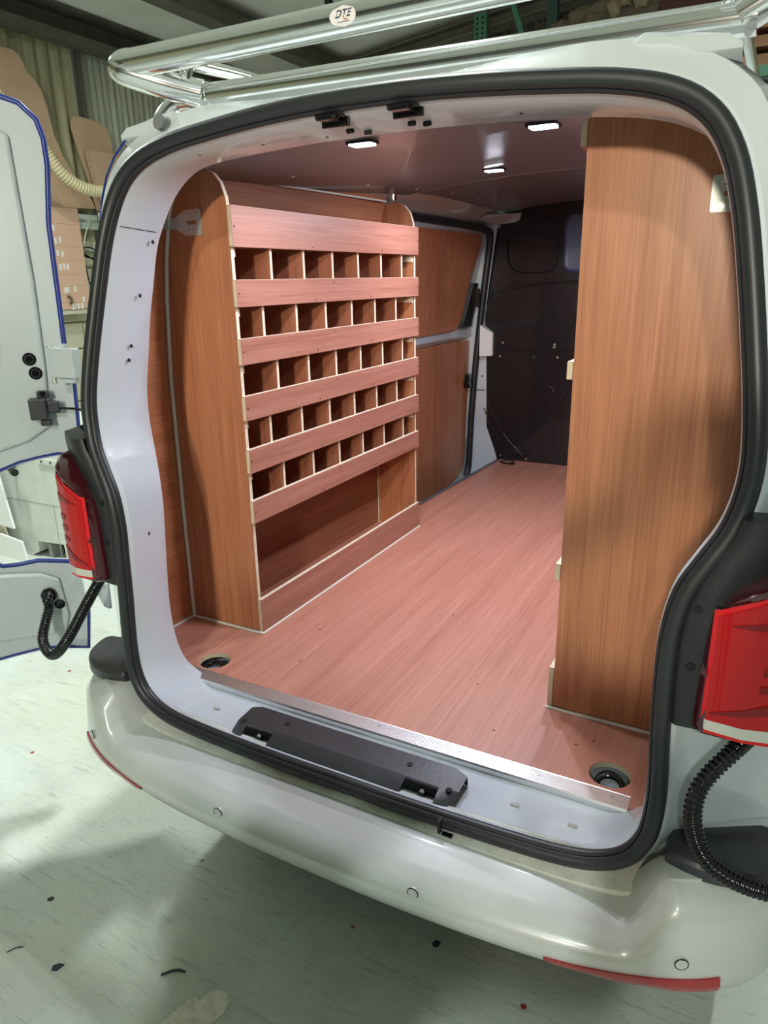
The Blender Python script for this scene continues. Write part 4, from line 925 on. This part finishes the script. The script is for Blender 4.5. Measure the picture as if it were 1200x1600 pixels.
# cream ribbed vacuum hose
hp = [(-3.62,1.9,2.15),(-3.62,2.12,1.93),(-3.60,2.265,1.775),(-3.58,2.37,1.635),(-3.56,2.50,1.56),(-3.55,2.66,1.545),(-3.54,2.9,1.57),(-3.6,3.3,1.75),(-3.8,3.9,2.2)]
h = ribbed('vacuum_hose', hp, .036, .020, hoseM, None, None, .13); tag(h, 'cream ribbed vacuum hose sagging across the brown templates', 'hose')
tag(build('hook', MB().tube([(-3.62,1.95,2.08),(-4.0,1.95,2.3)], .008, 6).tube([(-3.8,3.9,2.2),(-4.0,3.9,2.3)], .008, 6), steelb), 'steel hooks carrying the cream vacuum hose on the wall', 'hook')
# pale machine cabinet behind the open left door
cbn = thing('machine_cabinet', (-2.7, 1.5, -.5), 'pale grey-green machine cabinet standing behind the open left door', 'cabinet')
build('body', MB().plate([(-3.35,-.5),(-2.85,-.5),(-2.79,-.47),(-2.79,-.41),(-2.57,-.395),(-2.565,-.47),(-2.50,-.5),(-2.28,-.5),(-2.28,.19),(-3.35,.19)], (0,1.2,0), EX, EZ, EY, .6), cabM, cbn, bevel=.006)
build('recess', MB().box((-2.86, 1.30, -.50), (-2.50, 1.32, -.38)), gloss, cbn)
build('recess_block', MB().box((-2.73, 1.22, -.50), (-2.70, 1.29, -.42)), mat('grey block', (.3,.31,.30), .5), cbn)
build('panel_joint', MB().box((-3.0, 1.1985, -.18), (-2.28, 1.2005, -.176)).box((-2.60,1.1985,-.5),(-2.596,1.2005,-.18)), mat('joint grey', (.35,.37,.33), .6), cbn)
build('hinge_strip', MB().box((-2.66, 1.188, .052), (-2.44, 1.200, .080)), cabM, cbn, label='narrow metal strip with screws')
for x in (-2.62, -2.55, -2.48): build('screw', MB().disc((x, 1.188, .066), (0,-1,0), .006, .003, 8), gloss, cbn)
build('lever', MB().tube([(-2.86, 1.20, .020), (-2.86, 1.15, .015), (-2.80, 1.14, .005)], .012, 10).tube([(-2.80, 1.14, .005), (-2.775, 1.135, .0)], .020, 12), gloss, cbn, smooth=40, label='black clamp knob')
build('top', MB().box((-3.37, 1.18, .19), (-2.26, 1.82, .215)), cabM, cbn)
def board(pts, y, lab, m_): return tag(build('board', MB().plate(pts, (0, y, 0), EX, EZ, EY, .012), m_), lab, 'board')
board([(-3.30,-.01),(-2.925,.005),(-2.868,-.325),(-3.30,-.30)], 1.13, 'upper bright white board leaning on the pale cabinet', whiteb)
board([(-3.30,-.30),(-3.0,-.325),(-2.965,-.445),(-3.30,-.40)], 1.155, 'cream offcut between the two white boards', creamb)
board([(-3.30,-.42),(-2.98,-.365),(-2.80,-.385),(-2.78,-.50),(-3.30,-.50)], 1.115, 'lower bright white board standing on the floor by the pale cabinet', whiteb)
tag(build('plank', MB().box((-2.42, 2.1, -.5), (-2.30, 2.16, .72)), creamb), 'cream timber plank upright behind the open left door', 'plank')
# racking and stored canvas at the end wall
rkk = thing('pallet_rack', (-1.3, 5.0, -.5), 'green steel pallet racking by the end wall', 'racking')
ux = -1.70
up_ = MB().box((ux-.05, 4.95, -.5), (ux+.05, 5.0, 2.90)); build('upright', up_, green, rkk)
for k in range(8):
    for dx in (-.022, .022): build('slot', MB().box((ux+dx-.008, 4.9485, 2.62+k*.035-.009), (ux+dx+.008, 4.9505, 2.62+k*.035+.009)), hole, rkk) if (k*2+(dx > 0)) % 1 == 0 else None
build('upright', MB().box((-1.17, 4.95, -.5), (-1.09, 5.0, 2.94)), mat('dark green steel', (.015,.05,.045), .5), rkk)
build('brace', MB().obox((-1.42, 4.98, 2.86), (.30, 0, -.80), EY, (.80, 0, .30), .36, .012, .020), green, rkk)
build('beam', MB().box((-1.15, 4.93, 2.52), (2.5, 4.99, 2.62)), green, rkk)
for x in (1.0, 2.5): build('upright', MB().box((x-.04, 4.95, -.5), (x+.04, 5.0, 3.1)), green, rkk)
def pile(P_, r, lab, m_):
    Q = catmull(P_, 8); return tag(build('canvas_roll', MB().tube(Q, r, 12, rfun=lambda i: r*(.75+.35*math.sin(i*.7)+.15*math.sin(i*1.9))), m_, smooth=60), lab, 'canvas roll', 'canvas rolls on the racking')
pile([(-1.10,4.86,2.645),(-.90,4.86,2.70),(-.65,4.86,2.73),(-.35,4.86,2.70)], .060, 'long brown canvas roll lying lowest on the racking', ropeM)
pile([(-.95,4.80,2.70),(-.78,4.80,2.735),(-.60,4.80,2.76),(-.40,4.80,2.74)], .045, 'thin brown canvas roll on top of the long one', ropeM)
pile([(-.66,4.74,2.68),(-.56,4.74,2.735),(-.50,4.74,2.755),(-.40,4.74,2.70)], .055, 'crumpled light brown canvas bundle at the right end of the rolls', mat('light canvas', (.22,.18,.11), .9, bump=(60,.5)))
tag(build('brown_sheet', MB().plate([(-.45,2.62),(-.44,2.76),(-.33,2.84),(-.2,2.95),(1.6,3.2),(1.6,2.62)], (0,5.1,0), EX, EZ, EY, .02), rustM), 'dark rusty brown sheet standing behind the canvas bundle', 'sheet')
cr = thing('crate_load', (.9, 4.6, 2.2), 'brown timber packing on the racking, seen above the right roof corner', 'timber')
for k in range(4): build('batten', MB().box((.0, 4.3, 2.13+k*.10), (2.2, 4.9, 2.19+k*.10)), wood('old timber', 0, (.16,.075,.035), (.26,.14,.07), .8, 0), cr)
build('load_beam', MB().box((-.02, 4.3, 2.07), (2.3, 4.95, 2.13)), green, cr)
# hanging wire hook at the roof
wk = thing('wire_hook', (-2.24, 3.6, 2.64), 'small black wire loop hanging from the roof above the rack', 'hook')
build('wire', MB().tube(catmull([(-2.25,3.6,rz(-2.25)+.01),(-2.245,3.6,2.80),(-2.24,3.6,2.72),(-2.17,3.6,2.66),(-2.09,3.6,2.70),(-2.10,3.6,2.80),(-2.12,3.6,rz(-2.12)+.01)], 6), .006, 6), gloss, wk, smooth=60)
build('clip', MB().box((-2.27, 3.58, 2.64), (-2.23, 3.62, 2.73)), gloss, wk)
# floodlight on a tripod, added behind the photographer as a guessed light source
wlp = thing('guessed_lamp', (.84, -3.41, -.5), 'yellow floodlight on a black tripod, added behind the photographer as a guessed low light source', 'lamp')
wd = (Vector((0,0,.6))-Vector((.82,-3.35,1.38))).normalized(); ws = wd.cross(Vector((0,0,1))).normalized(); wu = ws.cross(wd); wc = Vector((.82,-3.35,1.38))-wd*.05
build('housing', MB().obox(wc, ws, wu, wd, .13, .10, .03), mat('yellow lamp housing', (.75,.5,.03), .5), wlp, bevel=.006)
build('lamp_glass', MB().obox(wc+wd*.031, ws, wu, wd, .11, .08, .0015), mat('lit lamp glass', (1,1,1), .3, emit=((1,.95,.85), 3)), wlp)
build('pole', MB().tube([(.84,-3.41,-.1), (.84,-3.41,1.33)], .014, 12), gloss, wlp, smooth=60)
for k in range(3):
    a = k*2.094; build('leg', MB().tube([(.84,-3.41,.25), (.84+.36*math.cos(a),-3.41+.36*math.sin(a),-.492)], .010, 10), gloss, wlp, smooth=60)
# bits on the floor
def bit(pts, lab, m_): return tag(build('offcut', MB().plate(pts, (0,0,-.4995), EX, EY, EZ, .002), m_), lab, 'offcut', 'scraps on the workshop floor')
dk = mat('dark scrap', (.03,.035,.05), .6)
bit([(-.553,-.462),(-.546,-.452),(-.532,-.448),(-.535,-.466),(-.546,-.472)], 'small dark blue four-sided scrap on the floor, nearest the camera', dk)
bit([(-.722,-.343),(-.716,-.335),(-.707,-.338),(-.709,-.347),(-.718,-.350)], 'small greenish black lump on the bright floor', dk)
tag(build('wire_scrap', MB().tube(catmull([(-.675,-.488,-.4975),(-.668,-.472,-.4975),(-.655,-.462,-.4975)], 4), .0015, 5), dk), 'short curved black wire scrap on the floor at lower left', 'scrap')
tag(build('wire_scrap', MB().tube(catmull([(-.322,-.368,-.497),(-.300,-.345,-.496),(-.280,-.338,-.497)], 4), .0028, 5), dk), 'short dark twig-like scrap in the shadow on the floor', 'scrap')
bit([(.170,-.024),(.176,-.012),(.187,-.014),(.185,-.028),(.175,-.031)], 'small round dark spot of debris under the bumper', dk)
pp = [(-.245,-.470),(-.238,-.42),(-.232,-.390),(-.225,-.372),(-.205,-.372),(-.197,-.345),(-.178,-.332),(-.160,-.338),(-.148,-.352),(-.142,-.372),(-.150,-.392),(-.138,-.41),(-.150,-.44),(-.14,-.47)]
pp2 = []
for i, p in enumerate(pp):
    q = pp[(i+1) % len(pp)]
    for k in range(4):
        t = k/4; pp2.append((lerp(p[0], q[0], t)+random.uniform(-.0035, .0035), lerp(p[1], q[1], t)+random.uniform(-.0035, .0035)))
struct_patch = build('paint_patch', MB().plate(pp2, (0,0,-.4998), EX, EY, EZ, .0012), mat('bare cream floor patch', (.80,.77,.66), .6, var=(30,.7,(.36,.35,.30)))); tag(struct_patch, 'ragged cream patch of old floor paint in the shadow', 'patch')

# ================================================================ the photographer, standing behind the camera and casting the shadow
def person():
    px, py = .345, -1.50
    t = thing('person', (px, py, -.5), 'person in dark jacket and trousers standing behind the van holding up a phone', 'person')
    fx, fy = -.10, .995; rx, ry = .995, .10    # facing, right
    def Q(r, f, z): return (px+rx*r+fx*f, py+ry*r+fy*f, z-.5)
    J = {'pelvis': (Q(0,0,.80), .145), 'waist': (Q(0,.01,.92), .150), 'chest': (Q(0,.03,1.08), .165), 'neck': (Q(0,.045,1.265), .050), 'chin': (Q(0,.075,1.33), .055), 'head': (Q(0,.085,1.40), .078), 'crown': (Q(0,.075,1.465), .060)}
    E_ = [('pelvis','waist'),('waist','chest'),('chest','neck'),('neck','chin'),('chin','head'),('head','crown')]
    for s_, n_ in ((-1,'l'),(1,'r')):
        J[n_+'hip'] = (Q(s_*.11,0,.76), .095); J[n_+'knee'] = (Q(s_*.16,.02,.42), .066); J[n_+'ank'] = (Q(s_*.19,-.01,.075), .040); J[n_+'toe'] = (Q(s_*.21,.13,.030), .032)
        J[n_+'sho'] = (Q(s_*.185,.03,1.18), .075); J[n_+'elb'] = (Q(s_*.30+.12,.13,1.08), .066); J[n_+'wri'] = (Q(.372+s_*.078,.27,1.35), .026); J[n_+'palm'] = (Q(.372+s_*.068,.30,1.405), .026)
        E_ += [('pelvis',n_+'hip'),(n_+'hip',n_+'knee'),(n_+'knee',n_+'ank'),(n_+'ank',n_+'toe'),('chest',n_+'sho'),(n_+'sho',n_+'elb'),(n_+'elb',n_+'wri'),(n_+'wri',n_+'palm')]
        for k in range(4):
            a = n_+'f%d' % k; J[a+'a'] = (Q(.372+s_*(.066-.002*k),.318,1.412+.014*k), .0078); J[a+'b'] = (Q(.372+s_*(.052-.002*k),.328,1.418+.016*k), .0070); J[a+'c'] = (Q(.372+s_*(.038-.002*k),.322,1.420+.016*k), .0062)
            E_ += [(n_+'palm',a+'a'),(a+'a',a+'b'),(a+'b',a+'c')]
        J[n_+'t1'] = (Q(.372+s_*.050,.290,1.415), .0095); J[n_+'t2'] = (Q(.372+s_*.030,.288,1.432), .0080); E_ += [(n_+'palm',n_+'t1'),(n_+'t1',n_+'t2')]
    names = list(J); me = bpy.data.meshes.new('body'); org = Vector(t['_org'])
    me.from_pydata([W(J[k][0])-org for k in names], [(names.index(a), names.index(b)) for a, b in E_], [])
    o = bpy.data.objects.new('body', me); C.objects.link(o); o.parent = t; o['_org'] = tuple(org)
    sm = o.modifiers.new('skin', 'SKIN'); sm.use_smooth_shade = True
    ss = o.modifiers.new('sub', 'SUBSURF'); ss.levels = 1; ss.render_levels = 2
    for i, k in enumerate(names):
        r = J[k][1]*S; me.skin_vertices[0].data[i].radius = (r, r*(.72 if k in ('pelvis','waist','chest') else 1)); me.skin_vertices[0].data[i].use_root = (k == 'pelvis')
    me.materials.append(mat('dark clothing', (.03,.035,.045), .85))
    skin_ = mat('skin', (.55,.33,.24), .55); hair = mat('brown hair', (.05,.03,.02), .7)
    hd = MB()
    rows = []
    for i in range(13):
        ph = -90+15*i; rr = math.cos(math.radians(ph)); zz = math.sin(math.radians(ph)); rows.append([Q(.074*rr*math.cos(a*math.pi/10), .082+.090*rr*math.sin(a*math.pi/10), 1.405+.108*zz) for a in range(20)])
    hd.grid(rows, closed_v=True); face = build('face', hd, skin_, t, smooth=60)
    for s_ in (-1, 1):
        build('eye', MB().disc(Q(s_*.030, .166, 1.405), (fx, fy, 0), .010, .003, 12), gloss, face, smooth=30)
        build('ear', MB().disc(Q(s_*.073, .075, 1.395), (rx*s_, ry*s_, 0), .022, .012, 12), skin_, face, smooth=30)
    build('nose', MB().tube([Q(0,.166,1.405), Q(0,.186,1.372)], .010, 8), skin_, face, smooth=40)
    build('mouth', MB().tube([Q(-.020,.160,1.345), Q(.020,.160,1.345)], .005, 6), mat('lips', (.35,.12,.10), .5), face, smooth=40)
    rows = []
    for i in range(8):
        ph = 0+13*i; rr = math.cos(math.radians(ph)); zz = math.sin(math.radians(ph)); rows.append([Q(.081*rr*math.cos(a*math.pi/10), .072+.093*rr*math.sin(a*math.pi/10), 1.425+.100*zz) for a in range(20)])
    build('hair', MB().grid(rows, closed_v=True), hair, t, smooth=60)
person()
# the phone: just behind the lens
cpos = Vector((0.684, -1.160, 0.936)); cb_ = cpos-fwd*.012
tag(build('phone', MB().obox(cb_-fwd*.004-r3*0-u3*.02, r3, u3, fwd, .032, .062, .0035), gloss, bevel=.003), 'black phone held upright in both hands behind the van', 'phone')
for o in list(bpy.data.objects):
    if '_org' in o: del o['_org']
